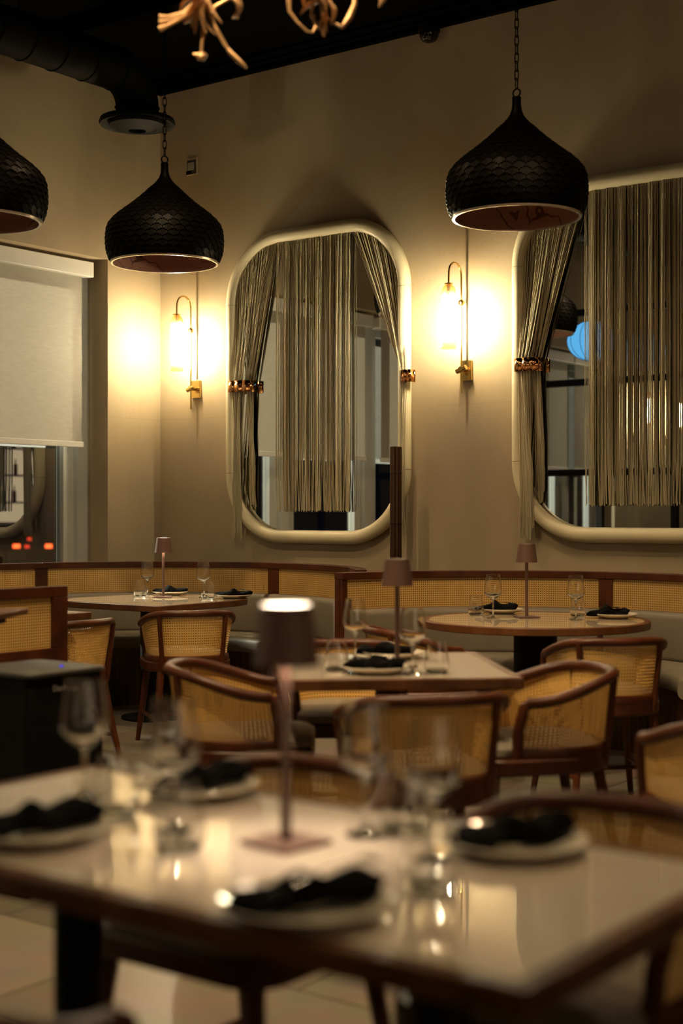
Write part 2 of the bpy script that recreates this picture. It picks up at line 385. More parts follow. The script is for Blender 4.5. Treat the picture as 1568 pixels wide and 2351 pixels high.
        if sub: m = o.modifiers.new('sub', 'SUBSURF'); m.levels = sub; m.render_levels = sub
        return o
def tag(o, label=None, cat=None, group=None, kind=None):
    if label: o['label'] = label
    if cat: o['category'] = cat
    if group: o['group'] = group
    if kind: o['kind'] = kind
    return o
def thing(name, loc=(0, 0, 0), rz=0, label=None, cat=None, group=None):
    o = bpy.data.objects.new(name, None); C.objects.link(o); o.location = loc; o.rotation_euler = (0, 0, rz); o.empty_display_size = .1
    return tag(o, label, cat, group)
KIDS = {}
def kids(o): return [c for c in bpy.data.objects if c.parent == o]
def dup(root, loc, rz=0, label=None, scale=None):
    r = root.copy(); C.objects.link(r); r.location = loc; r.rotation_euler = (0, 0, rz)
    if label: r['label'] = label
    if scale: r.scale = scale
    def rec(src, dst):
        for ch in kids(src):
            c = ch.copy(); C.objects.link(c); c.parent = dst; rec(ch, c)
    rec(root, r); return r
def struct(o): o['kind'] = 'structure'; return o
def round_poly(x0, y0, x1, y1, rr, seg=8):
    """corners ordered (x0,y0),(x1,y0),(x1,y1),(x0,y1) with radii rr"""
    out = []
    for (cx, cy, sx, sy, b), r in zip(((x0, y0, 1, 1, 180), (x1, y0, -1, 1, 270), (x1, y1, -1, -1, 0), (x0, y1, 1, -1, 90)), rr):
        if r < 1e-4: out.append((cx, cy)); continue
        for k in range(seg+1):
            a = math.radians(b+90*k/seg); out.append((cx+sx*r+r*math.cos(a), cy+sy*r+r*math.sin(a)))
    return out

# ------------------------------------------------------------------ the room
CEIL = 4.52
XR, YF = 5.2, -4.2
struct(MB().box((XB-.4, YF-.2, -.12), (XR+.2, YA+.2, 0)).build('floor', 'floor', smooth=False))
struct(MB().box((XB-.4, YF-.2, CEIL), (XR+.2, YA+.2, CEIL+.12)).build('ceiling', 'black', smooth=False))
struct(MB().box((XB-.4, YA, 0), (XR+.2, YA+.2, CEIL)).build('wall_back', 'plaster', smooth=False))
struct(MB().box((XR, YF, 0), (XR+.2, YA, CEIL)).build('wall_right', 'darkwall', smooth=False))
struct(MB().box((XB-.4, YF-.2, 0), (XR+.2, YF, CEIL)).build('wall_front', 'darkwall', smooth=False))
WTOP, WBOT = 3.13, .42
wl = MB(); WX0 = XB-.38
OPEN = [(2.35, 7.27), (.05, 1.85)]
wl.box((WX0, YF, WTOP), (XB, YA, CEIL)); wl.box((WX0, YF, 0), (XB, YA, WBOT))
wl.box((WX0, 7.27, WBOT), (XB, YA, WTOP)); wl.box((WX0, 1.85, WBOT), (XB, 2.35, WTOP)); wl.box((WX0, YF, WBOT), (XB, .05, WTOP))
struct(wl.build('wall_left', 'plaster', smooth=False))
# black edge beam under the ceiling, with a stepped profile
tb = MB(); tb.box((XB, YA-.10, CEIL-.045), (XR, YA, CEIL)); tb.box((XB, YA-.17, CEIL-.025), (XR, YA-.10, CEIL)); tb.box((XB, YA-.05, CEIL-.075), (XR, YA, CEIL-.045))
struct(tb.build('trim_1', 'black', smooth=False))
tb = MB(); tb.box((XB, YF, CEIL-.045), (XB+.10, YA-.17, CEIL)); struct(tb.build('trim_2', 'black', smooth=False))
tb = MB()
for y in (.6, 2.6, 4.6, 6.4): tb.box((XB+.1, y, CEIL-.10), (XR, y+.12, CEIL))
struct(tb.build('trim_3', 'black', smooth=False))
struct(MB().box((XB+.001, YA-.02, 0), (XR, YA, .12)).build('baseboard_back', 'dark_wood', smooth=False))

# windows: aluminium frames, glass, then roller blinds inside the reveal
FX0, FX1 = -7.90, -7.77
def window(n, y0, y1, units, idx):
    fr = MB(); u = (y1-y0)/units
    fr.box((FX0, y0, WTOP-.09), (FX1, y1, WTOP)); fr.box((FX0, y0, WBOT), (FX1, y1, WBOT+.08))
    for i in range(units+1):
        yc = y0+i*u; a, b = yc-.06, yc+.06
        if i == 0: a, b = y0, y0+.12
        if i == units: a, b = y1-.12, y1
        fr.box((FX0, a, WBOT+.08), (FX1, b, WTOP-.09))
    o = struct(fr.build('window_%d' % idx, 'white_alu', smooth=False, bevel=.004))
    for i in range(units):
        a = y0+i*u+(.12 if i == 0 else .06); b = y0+(i+1)*u-(.12 if i == units-1 else .06)
        sh = MB(); t = .105
        sh.box((-7.88, a+.006, WBOT+.08), (-7.805, a+t, WTOP-.09)); sh.box((-7.88, b-t, WBOT+.08), (-7.805, b-.006, WTOP-.09))
        sh.box((-7.88, a+t, WTOP-.19), (-7.805, b-t, WTOP-.09)); sh.box((-7.88, a+t, WBOT+.08), (-7.805, b-t, WBOT+.18))
        sh.build('window_sash', 'white_alu', o, smooth=False, bevel=.003)
        MB().box((-7.852, a+t, WBOT+.18), (-7.848, b-t, WTOP-.19)).build('window_pane', 'pane', o, smooth=False)
    return o
window(0, 2.35, 7.27, 4, 1); window(0, .05, 1.85, 2, 2)
bw = [('cream roller blind in the corner window beside the lit sconce pier', 6.16, 7.125),
      ('cream roller blind second from the room corner, seen in the corner mirror', 4.96, 5.93),
      ('cream roller blind third from the room corner, nearer the camera', 3.73, 4.70),
      ('cream roller blind fourth from the corner beside the blank pier', 2.46, 3.47),
      ('cream roller blind behind the black gridded partition, beside it', 1.02, 1.78),
      ('cream roller blind farthest from the mirrors, behind the black partition', .13, .84)]
for lab, a, b in bw:
    t = thing('roller_blind', (-7.70, (a+b)/2, 3.05), 0, lab, 'blind', 'roller blinds in the windows'); h = (b-a)/2
    MB().box((-.06, -h-.075, -.055), (.05, h+.075, .055)).build('blind_cassette', M['frame_cream'] if 0 else 'lampwhite', t, smooth=False, bevel=.006)
    MB().box((-.0015, -h, -1.255), (.0015, h, -.05)).build('blind_fabric', 'blind', t, smooth=False)
    MB().box((-.008, -h-.012, -1.292), (.010, h+.012, -1.25)).build('bottom_bar', 'lampwhite', t, smooth=False, bevel=.004)

# ------------------------------------------------------------------ outside in the dark
struct(MB().box((-90, -60, -.95), (XB-.45, 90, -.9)).build('ground', 'asphalt', smooth=False))
def car():
    D = 57.0; c = W((103-784)/F*D, D, -.9); t = thing('parked_car', c, math.atan2(.6, .8), 'dark car with red tail lights glowing in the street outside', 'car')
    b = MB(); prof = [(-2.2, .35), (-2.25, .8), (-1.9, .98), (-1.3, 1.02), (-.75, 1.42), (.9, 1.45), (1.7, 1.0), (2.4, .85), (2.5, .4)]
    rows = []
    for x, s in ((-.86, .9), (-.80, 1), (.80, 1), (.86, .9)):
        rows.append([(x, -(2.2-0)+(p[0]+2.2), .35+(p[1]-.35)*s) for p in prof])
    b.grid(rows); b.box((-.84, -2.2, .25), (.84, 2.4, .5)); b.build('car_body', 'carpaint', t)
    for x in (-.62, .62):
        MB().box((x-.13, -2.30, .80), (x+.13, -2.22, .95)).build('tail_light', 'red', t, smooth=False, bevel=.01)
    MB().box((-.30, -2.30, .80), (-.14, -2.24, .92)).build('tail_light', 'redsmall', t, smooth=False)
    MB().box((-.26, -2.0, 1.09), (-.12, -1.95, 1.2)).build('brake_light', 'redsmall', t, smooth=False)
    for x in (-.8, .6):
        for y in (-1.5, 1.5):
            MB().tube([(x, y, .33), (x+.2, y, .33)], .33, 18).build('wheel', 'blackmetal', t)
car()

t = thing('street_lamp', (-15.0, 7.3, -.9), 0, 'street lamp standing outside the windows behind the blinds', 'street lamp')
MB().tube([(0, 0, 0), (0, 0, 5.2), (.3, 0, 5.6), (1.2, 0, 5.7)], [.09, .06, .05, .05], 12).build('lamp_post', 'blackmetal', t)
MB().box((.9, -.12, 5.66), (1.5, .12, 5.76)).build('lamp_head', 'blackmetal', t, smooth=False, bevel=.01)
lamp('POINT', 'street_light', (1.3, 0, 5.4), STREET_W, (1.0, .84, .62), .12, parent=t)
# ------------------------------------------------------------------ curved booths
def booth(c, Rr, segs, label, r_in, seat_out_end):
    t = thing('curved_booth', (c[0], c[1], 0), 0, label, 'booth', 'curved cane-backed booths')
    a_lo, a_hi = min(min(s) for s in segs), max(max(s) for s in segs)
    o = (0, 0)
    MB().arc(o, r_in+.05, Rr-.06, 0, .40, a_lo+.6, a_hi-.6, 60).build('plinth', 'base_wood', t)
    MB().arc(o, Rr-.045, Rr-.005, 0, .905, a_lo, a_hi, 72).build('outer_panel', 'dark_wood', t)
    for a0, a1 in segs:
        g = .45
        MB().arc(o, r_in, Rr-.13, .38, .475, a0+g, a1-g, 28, .035).build('seat_cushion', 'seat', t)
        MB().arc(o, Rr-.15, Rr-.047, .46, .735, a0+g+.4, a1-g-.4, 28, .035).build('back_cushion', 'seat', t)
        f = MB(); f.arc(o, Rr-.072, Rr, .905, .945, a0, a1, 28)
        for aa, ab in ((a0, a0+1.9), (a1-1.9, a1)): f.arc(o, Rr-.066, Rr-.047, .46, .905, aa, ab, 3)
        f.arc(o, Rr-.066, Rr-.047, .71, .735, a0+1.9, a1-1.9, 28)
        f.build('backrest_frame', 'dark_wood', t, bevel=.003)
        m = MB(); n = 40; rows, uvs = [], []
        for z in (.735, .905):
            rows.append([((Rr-.055)*math.cos(math.radians(a0+1.9+(a1-a0-3.8)*i/n)), (Rr-.055)*math.sin(math.radians(a0+1.9+(a1-a0-3.8)*i/n)), z) for i in range(n+1)])
            uvs.append([(Rr*math.radians(a1-a0-3.8)*i/n, z) for i in range(n+1)])
        m.grid(rows, uvs); m.build('cane_panel', 'cane_booth', t)
    return t
BL = (-6.15, 6.12); BR = (-3.6, 6.2)
booth(BL, 1.40, [(34, 91), (91, 163), (163, 236)], 'curved booth with cane back and grey seat in the room corner', .86, 0)
booth(BR, 1.33, [(20, 94.4), (94.4, 168.4)], 'curved booth with cane back behind the round table', .82, 0)

# ------------------------------------------------------------------ tables
TZ = .745
def table(name, cx, cy, rz, poly, inset_poly, inlay, label, peds, pr=.05, extra=None):
    t = thing(name, (cx, cy, 0), rz, label, 'table')
    # wooden edge: solid slab with a slightly recessed field
    n = len(poly); e = MB()
    e.add([(x, y, TZ-.038) for x, y in poly]+[(x, y, TZ) for x, y in poly]+[(x, y, TZ) for x, y in inset_poly]+[(x, y, TZ-.004) for x, y in inset_poly],
          [tuple(range(n))[::-1]]+[(i, (i+1) % n, n+(i+1) % n, n+i) for i in range(n)]
          + [(n+i, n+(i+1) % n, 2*n+(i+1) % n, 2*n+i) for i in range(n)]+[(2*n+i, 2*n+(i+1) % n, 3*n+(i+1) % n, 3*n+i) for i in range(n)])
    e.build('table_edge', 'table_wood', t, bevel=.004)
    g = MB(); g.add([(x, y, TZ-.006) for x, y in inset_poly]+[(x, y, TZ-.001) for x, y in inset_poly],
          [tuple(range(n))[::-1], tuple(range(n, 2*n))]+[(i, (i+1) % n, n+(i+1) % n, n+i) for i in range(n)],
          [[(x, y) for x, y in inset_poly][::-1], [(x, y) for x, y in inset_poly]]+[[(0, 0)]*4]*n)
    g.build('table_inlay', inlay, t, smooth=False)
    for px, py in peds:
        MB().lathe([(pr, .02), (pr, TZ-.05)], 28, (px, py, 0)).build('pedestal', 'blackmetal', t)
        MB().lathe([(0, .0), (max(pr*2.2, .17), .0), (max(pr*2.2, .17), .012), (pr, .022)], 36, (px, py, 0)).build('pedestal_base', 'blackmetal', t)
        b = MB(); b.box((px-.05, py-.16, TZ-.058), (px+.05, py+.16, TZ-.038)); b.box((px-.16, py-.05, TZ-.058), (px+.16, py+.05, TZ-.038))
        b.build('mounting_plate', 'blackmetal', t, smooth=False)
    return t
def rect_table(name, cx, cy, w, d, rz, inlay, label, peds, pr=.05, rr=(.012,)*4, b=.032, sg=8):
    p = round_poly(-w/2, -d/2, w/2, d/2, rr, sg); q = round_poly(-w/2+b, -d/2+b, w/2-b, d/2-b, [max(r-b, .004) for r in rr], sg)
    return table(name, cx, cy, rz, p, q, inlay, label, peds, pr)
NT_C = (-1.535, 1.775)
rect_table('dining_table', NT_C[0], NT_C[1], 1.47, .715, 0, 'cream_top', 'large cream-topped wooden-edged dining table closest to the camera', [(-.39, 0), (.39, 0)], .045)
mc = W(.165, 5.08); MROT = math.atan2(.6, .8)+math.radians(5)
rect_table('square_table', mc.x, mc.y, .80, .88, MROT, 'cream_top', 'square cream-topped table in the middle of the room', [(0, 0)], .045)
rt = W(.985, 7.23)
circ = [(.575*math.cos(2*PI*i/72), .575*math.sin(2*PI*i/72)) for i in range(72)]; circi = [(x*.94, y*.94) for x, y in circ]
table('round_table', rt.x, rt.y, 0, circ, circi, 'cane_table', 'round cane-topped table in front of the right booth', [(0, 0)], .11)
CT = (-6.29, 6.45)
rect_table('corner_table', CT[0], CT[1], 1.02, 1.02, 0, 'cane_table', 'cane-topped table with rounded far corners in the corner booth', [(0, 0)], .10, (.3, .012, .36, .42))
rect_table('window_table', -6.25, 4.88, 1.02, 1.02, 0, 'cane_table', 'square table by the window, mostly hidden behind the cane divider', [(0, 0)], .06)

# divider at the left edge with a cane field
t = thing('cane_divider', (-5.05, 3.75, 0), 0, 'wooden bench divider with cane window at the left edge of the view', 'divider')
f = MB(); y0, y1 = -.85, .81
f.box((-.03, y0, 0), (.03, y1, .66)); f.box((-.03, y0, .895), (.03, y1, .945)); f.box((-.03, y1-.09, .66), (.03, y1, .895)); f.box((-.03, y0, .66), (.03, y0+.09, .895))
f.build('divider_frame', 'dark_wood', t, smooth=False, bevel=.004)
for x in (.012, -.012):
    m = MB(); m.add([(x, y0+.09, .66), (x, y1-.09, .66), (x, y1-.09, .895), (x, y0+.09, .895)], [(0, 1, 2, 3)], [[(0, 0), (y1-y0-.18, 0), (y1-y0-.18, .235), (0, .235)]])
    m.build('cane_panel', 'cane_booth', t, smooth=False)
# edge of a high stand table in front of the divider
p = onz(44, 1400.5, .93)
t = thing('stand_table', (p.x, p.y, 0), math.atan2(.6, .8)-.12, 'thin dark wooden stand-height table top at the left edge, before the divider', 'table')
MB().box((-.7, -.35, .908), (0, .10, .93)).build('table_top', 'table_wood', t, smooth=False, bevel=.003)
MB().box((-.45, -.2, .885), (-.043, -.02, .908)).build('mounting_plate', 'blackmetal', t, smooth=False)
MB().lathe([(.03, .01), (.03, .89)], 16, (-.35, -.12, 0)).build('post', 'blackmetal', t)
MB().lathe([(0, 0), (.2, 0), (.2, .012), (.03, .02)], 30, (-.35, -.12, 0)).build('base', 'blackmetal', t)

# black cabinet with badge
t = thing('black_cooler', (-3.83, 3.32, 0), 0, 'black boxy cooler cabinet with small badge and blue indicator light', 'cooler')
MB().box((-.17, -.17, .0), (.16, .17, .735)).build('cabinet_body', 'blackmetal', t, smooth=False, bevel=.008)
tp = round_poly(-.185, -.185, .185, .185, (.05,)*4)
MB().prism(tp, .735, .752).build('cabinet_top', 'greybox', t, bevel=.005)
MB().box((.16, -.165, .03), (.172, .165, .70)).build('cabinet_door', 'blackmetal', t, smooth=False, bevel=.004)
q = onz(141, 1530, .752); MB().lathe([(0, 0), (.006, 0), (.006, .003), (0, .004)], 12, (q.x+3.83, q.y-3.32, .752)).build('indicator_light', 'skyblue', t)
fc = bpy.data.curves.new('badge', 'FONT'); fc.body = 'Danby'; fc.size = .028; fc.extrude = .001; fc.align_x = 'CENTER'
ft = bpy.data.objects.new('badge_curve', fc); C.objects.link(ft); bpy.context.view_layer.update()
bme = bpy.data.meshes.new_from_object(ft); bpy.data.objects.remove(ft); bme.materials.append(M['label'])
fo = bpy.data.objects.new('badge', bme); C.objects.link(fo); fo.parent = t
fo.rotation_euler = (PI/2, 0, PI/2); fo.location = (.174, -.03, .685)

# ------------------------------------------------------------------ chairs
def sup(t, a, b, n=2.5):                    # superellipse back, t in -1..1 -> plan point, apex at -y
    ang = t*PI/2; s_, c_ = math.sin(ang), math.cos(ang)
    return (a*math.copysign(abs(s_)**(2/n), s_), -b*abs(c_)**(2/n))
def rail_pts(a, b, fwd, zf, n=36, taper=.03):
    """horseshoe running from the left arm end round the back to the right arm end; zf(u) with u 0 at arm end .. 1 at apex"""
    pts = []
    L = [(-(a-taper*(1-k/6)), fwd*(1-k/6)) for k in range(6)]
    for x, y in L: pts.append((x, y))
    for k in range(n+1): pts.append(sup(-1+2*k/n, a, b))
    for x, y in L[::-1]: pts.append((-x, y))
    ymin = -b; out = []
    for x, y in pts:
        u = max(0, min(1, (fwd-y)/(fwd-ymin))); out.append(Vector((x, y, zf(u))))
    return out
def make_chair():
    t = thing('barrel_chair', (0, 0, 0), 0, '', 'chair', 'cane barrel chairs')
    ease = lambda u: u*u*(3-2*u)
    top = rail_pts(.250, .265, .10, lambda u: .665+.08*ease(u))
    # rail bends down into the front posts at both ends
    e0, e1 = top[0], top[-1]
    MB().tube(top, .0195, 10, flat=(1.0, .95)).build('top_rail', 'dark_wood', t)
    bot = rail_pts(.215, .232, .13, lambda u: .492, taper=.015)
    MB().tube(bot, .018, 8, flat=(1, 1.4)).build('lower_rail', 'dark_wood', t)
    n = len(top); rows, uvs = [], []
    for j in range(5):
        f = j/4; row, uv = [], []; L = 0
        for i in range(n):
            p = bot[i].lerp(top[i], f); row.append(p)
            if i: L += (top[i]-top[i-1]).length
            uv.append((L, f*.24))
        rows.append(row); uvs.append(uv)
    MB().grid(rows, uvs).build('cane_back', 'cane_chair', t)
    for i in (0, -1):
        a, b = top[i], bot[i]; s = -1 if i == 0 else 1
        pts = [a+Vector((0, -.02, .0)), a+Vector((0, .012, -.012)), a+Vector((0, .018, -.04)), a.lerp(b, .5)+Vector((0, .012, 0)), b+Vector((0, .0, -.04))]
        MB().tube(pts, .019, 8).build('arm_post', 'dark_wood', t)
    for s in (-1, 1):
        k = 6+18+s*8
        a, b = top[k], bot[k]; out_ = Vector((a.x, a.y, 0)).normalized()*.016
        MB().tube([a+out_*.6-Vector((0, 0, .005)), b+out_*1.2, b+out_*.6-Vector((0, 0, .05))], .013, 8).build('back_post', 'dark_wood', t)
    sp = round_poly(-.234, -.245, .234, .245, (.2, .2, .09, .09), 8)
    MB().prism([(x, y) for x, y in sp], .428, .482).build('seat_frame', 'dark_wood', t, bevel=.008)
    cp = round_poly(-.198, -.200, .198, .238, (.15, .15, .08, .08), 8)
    c = MB(); lv = [(.482, 1.0), (.492, 1.03), (.512, 1.02), (.527, .93), (.533, .6), (.534, .2)]
    c.grid([[(x*s_, y*s_, z) for x, y in cp] for z, s_ in lv], close=True)
    m_ = len(cp); c.f.append(tuple(range((len(lv)-1)*m_, len(lv)*m_)))
    c.build('seat_cushion', 'seat', t)
    L = [(-.185, .20, -.235, .245), (.185, .20, .235, .245), (-.165, -.17, -.21, -.255), (.165, -.17, .21, -.255)]
    for x0, y0_, x1, y1_ in L:
        MB().tube([(x0, y0_, .43), ((x0+x1)/2, (y0_+y1_)/2, .2), (x1, y1_, 0)], [.021, .018, .013], 8).build('leg', 'dark_wood', t)
    st = MB(); g = lambda q, z: ((q[0]+(q[2]-q[0])*(1-z/.41)), (q[1]+(q[3]-q[1])*(1-z/.41)), z)
    for a, b in ((0, 2), (1, 3)): st.tube([g(L[a], .17), g(L[b], .17)], .010, 6)
    A, B = g(L[0], .17), g(L[2], .17); m1 = Vector(A).lerp(Vector(B), .5); A, B = g(L[1], .17), g(L[3], .17); m2 = Vector(A).lerp(Vector(B), .5)
    st.tube([m1, m2], .010, 6); st.build('stretcher', 'dark_wood', t)
    return t
def face(fx, fd):                            # heading given in camera plan -> z rotation so that local +y points there
    v = W(fx, fd); return math.atan2(-v.x, v.y)
CH = [
    (W(-.86, 7.87), face(-.28, 1), 'cane barrel chair with its back to us at the corner booth table'),
    (Vector((-5.42, 4.84, 0)), PI/2+.05, 'cane barrel chair partly hidden behind the cane bench divider'),
    (W(-.34, 5.02), face(1, .0), 'cane barrel chair in side view on the left of the middle square table'),
    (W(.385, 6.60), face(.93, .25), 'cane barrel chair between the square table and the round table, mostly hidden'),
    (W(.655, 4.88), face(-.96, -.22), 'cane barrel chair facing the square table from its right side, seat visible'),
    (W(.235, 4.36), face(-.22, 1), 'cane barrel chair with its back to us before the square table'),
    (W(1.135, 6.22), face(-.18, 1), 'cane barrel chair with its back to us at the round table'),
    (W(1.075, 3.9), face(-.25, 1), 'cane barrel chair cut by the right edge of the view'),
    (Vector((-1.86, 2.17, 0)), PI, 'cane barrel chair across the nearest table, beyond its table lamp'),
    (Vector((-1.15, 2.17, 0)), PI+.06, 'cane barrel chair across the nearest table, beyond its right-hand plate'),
    (W(.02, 5.66), face(.08, -1), 'cane barrel chair pushed under the far side of the square table'),
    (Vector((-1.50, 1.15, 0)), -.05, 'cane barrel chair at the bottom left corner, camera side of the nearest table'),
]
ch0 = make_chair()
for i, (loc, rz, lab) in enumerate(CH):
    if i == 0: ch0.location = (loc.x, loc.y, 0); ch0.rotation_euler = (0, 0, rz); ch0['label'] = lab
    else: dup(ch0, (loc.x, loc.y, 0), rz, lab)

# ------------------------------------------------------------------ mirrors with tube frames, string curtains, tie-backs
MW, MH, MR, TR = 1.60, 2.21, .50, .046
def rr_path(w_, h_, r, seg=14):
    pts = []
    for cx, cz, b in ((w_-r, r, 270), (w_-r, h_-r, 0), (r, h_-r, 90), (r, r, 180)):
        for k in range(seg+1):
            a = math.radians(b+90*k/seg); pts.append((cx+r*math.cos(a), cz+r*math.sin(a)))
    return pts
def mirror(x0, z0, label):
    t = thing('wall_mirror', (x0, YA, z0), 0, label, 'mirror', 'tube-framed mirrors on the back wall')
    p = rr_path(MW-2*TR, MH-2*TR, MR-TR)
    MB().tube([(x+TR, -.05, z+TR) for x, z in p], TR, 16, closed=True).build('mirror_frame', 'frame_cream', t)
    j = MB()
    for (x, z) in ((TR, MR), (MW-TR, MR), (TR, MH-MR), (MW-TR, MH-MR)):
        j.lathe([(TR+.0002, -.001), (TR+.001, 0), (TR+.0002, .001)], 20, (x, -.05, z))
    j.build('frame_joint', 'table_wood', t)
    n = len(p)
    g = MB(); g.add([(x+TR, -.022, z+TR) for x, z in p]+[(x+TR, -.004, z+TR) for x, z in p], [tuple(range(n)), tuple(range(n, 2*n))[::-1]]+[(i, (i+1) % n, n+(i+1) % n, n+i) for i in range(n)])
    g.build('mirror_glass', 'mirror', t, smooth=False)
    return t
def top_in(u):                               # height of the frame's inner edge above the mirror base
    ins = 2*TR*.6; r = MR-ins; uu = max(ins+.002, min(MW-ins-.002, u)); e = min(uu, MW-uu)-ins
    return MH-ins-r+math.sqrt(max(0, r*r-(r-e)**2)) if e < r else MH-ins
def curtain(x0, z0, u0, u1, zb, n, label, seed):
    rd = random.Random(seed); m = MB(); y = YA-.055
    ph = [rd.uniform(0, 6) for _ in range(4)]
    for i in range(n):
        u = u0+(u1-u0)*(i+.5)/n; c_ = .010*math.sin(u*95+ph[0])+.006*math.sin(u*53+ph[1])
        u += c_*.45+rd.uniform(-.0015, .0015)
        zt = top_in(u); yo = rd.uniform(-.016, .016)+.012*math.sin(u*70+ph[2])
        zbm = zb-z0+rd.uniform(-.012, .006); cur = rd.uniform(-.014, .020)*(.4+.6*abs(math.sin(u*40+ph[3])))
        r_ = rd.uniform(.0022, .0036); pts = []
        for k in range(8):
            s = k/7; z = zt+(zbm-zt)*s
            pts.append((x0+u+cur*max(0, s-.86)**2*50, y+yo*min(1, .3+s*2), z0+z))
        m.tube(pts, r_, 4, cap=False)
    return tag(m.build('string_curtain', 'string'), label, 'curtain', 'hanging string curtains')
def swag(x0, z0, ua, ub, uc0, uc1, zc, tails, n, label, seed):
    """strings from the frame's top between ua..ub gathered at the tie-back (uc0..uc1, height zc), then hanging"""
    rd = random.Random(seed); m = MB()
    for i in range(n):
        f = (i+.5)/n; u = ua+(ub-ua)*f
        g = f+.09*math.sin(f*23+seed)+rd.uniform(-.05, .05); g = max(0, min(1, g))
        c = uc0+(uc1-uc0)*(round(g*6)/6*.75+g*.25); zt = top_in(u); cf = ((f if tails[2] > 0 else 1-f)); yc = YA-(.104 if cf < .55 else .050)-rd.uniform(0, .012)
        y0 = YA-.055+rd.uniform(-.014, .014); pts = []; r_ = rd.uniform(.0021, .0034)
        zrel = zc-z0
        for k in range(11):
            s = k/10; e = s
            pts.append((x0+u+(c-u)*min(1, e), y0+(yc-y0)*s**3, z0+zt+(zrel-zt)*s))
        tl = tails[0] if f < .62 else tails[1]
        if tails[2] < 0: tl = tails[0] if f > .4 else tails[1]
        c2 = tl[0]+(tl[1]-tl[0])*rd.random(); zend = tl[2]+rd.uniform(-.06, .05)
        for k in range(1, 7):
            s = k/6; wob = rd.uniform(-.006, .006)*(1 if k > 3 else .15)
            if k == 6: wob *= 2
            pts.append((x0+c+(c2-c)*min(1, s*1.6)+wob, yc+(.012 if cf < .62 else .020)*s+rd.uniform(-.003, .003), zc+(zend-zc)*s))
        m.tube(pts, [r_]*11+[r_*1.3]*6, 5, cap=False)
    return tag(m.build('tied_string_curtain', 'string'), label, 'curtain', 'tied string curtains')
def clip(x0, u0, u1, zc, h, label, flip=1, tail=.04):
    """wavy copper band clasping the strings and the frame"""
    rd = random.Random(int(abs(x0)*100)); t = MB(); n = 26; outer, inner = [], []
    for i in range(n+1):
        f = i/n; u = u0+(u1-u0)*f; g = f if flip > 0 else 1-f; d = .122-.030*max(0, g-.55)/.45+.009*abs(math.sin(f*PI*3.0))
        outer.append((x0+u, YA-d)); inner.append((x0+u, YA-d+.004))
    e0 = [(x0+u0, YA-.02), (x0+u0, YA-.07)]; e1 = [(x0+u1, YA-.07), (x0+u1, YA-tail)]
    path = e0+outer+e1
    rows = [[(x, y, z) for x, y in path] for z in (zc-h/2, zc+h/2)]
    t.grid(rows); o = t.build('curtain_tieback', 'copper', solid=.003)
    return tag(o, label, 'tie-back', 'copper curtain tie-backs')
m1x, m1z = -6.857, 1.07; m2x, m2z = -4.485, 1.105
mirror(m1x, m1z, 'cream tube-framed mirror near the room corner, between the two lit sconces')
mirror(m2x, m2z, 'cream tube-framed mirror cut by the right edge, beside the second sconce')
curtain(m1x, m1z, .475, 1.115, 1.30, 124, 'straight string curtain hanging over the middle of the corner mirror', 3)
curtain(m2x, m2z, .505, 1.13, 1.335, 112, 'straight string curtain over the mirror cut by the right edge', 4)
def uA(px, x0, d=.11): return onA(px, 0, YA-d).x-x0
swag(m1x, m1z, .085, .485, uA(533, m1x), uA(569, m1x), 2.19, ((uA(532, m1x), uA(552, m1x), 1.15), (uA(560, m1x), uA(570, m1x), 1.36), 1), 84, 'string curtain gathered to the left side of the corner mirror', 5)
swag(m1x, m1z, 1.12, 1.515, uA(915, m1x), uA(932, m1x), 2.19, ((uA(914, m1x), uA(924, m1x), 1.18), (uA(912, m1x), uA(920, m1x), 1.3), -1), 70, 'string curtain gathered to the right side of the corner mirror', 6)
swag(m2x, m2z, .085, .515, uA(1190, m2x), uA(1230, m2x), 2.205, ((uA(1193, m2x), uA(1220, m2x), 1.165), (uA(1222, m2x), uA(1237, m2x), 1.4), 1), 92, 'string curtain gathered at the left side of the right-edge mirror', 8)
swag(m2x, m2z, 1.14, 1.515, 1.475, 1.535, 2.205, ((1.475, 1.50, 1.18), (1.47, 1.49, 1.3), -1), 40, 'string curtain gathered at the far right side, out of view', 9)
clip(m1x, uA(526, m1x), uA(572, m1x), 2.19, .082, 'copper tie-back on the left frame of the corner mirror')
clip(m1x, uA(915, m1x), uA(946, m1x), 2.18, .082, 'copper tie-back on the right frame of the corner mirror', -1, .085)
clip(m2x, uA(1183, m2x), uA(1234, m2x), 2.20, .082, 'copper tie-back on the right-edge mirror near the second sconce')

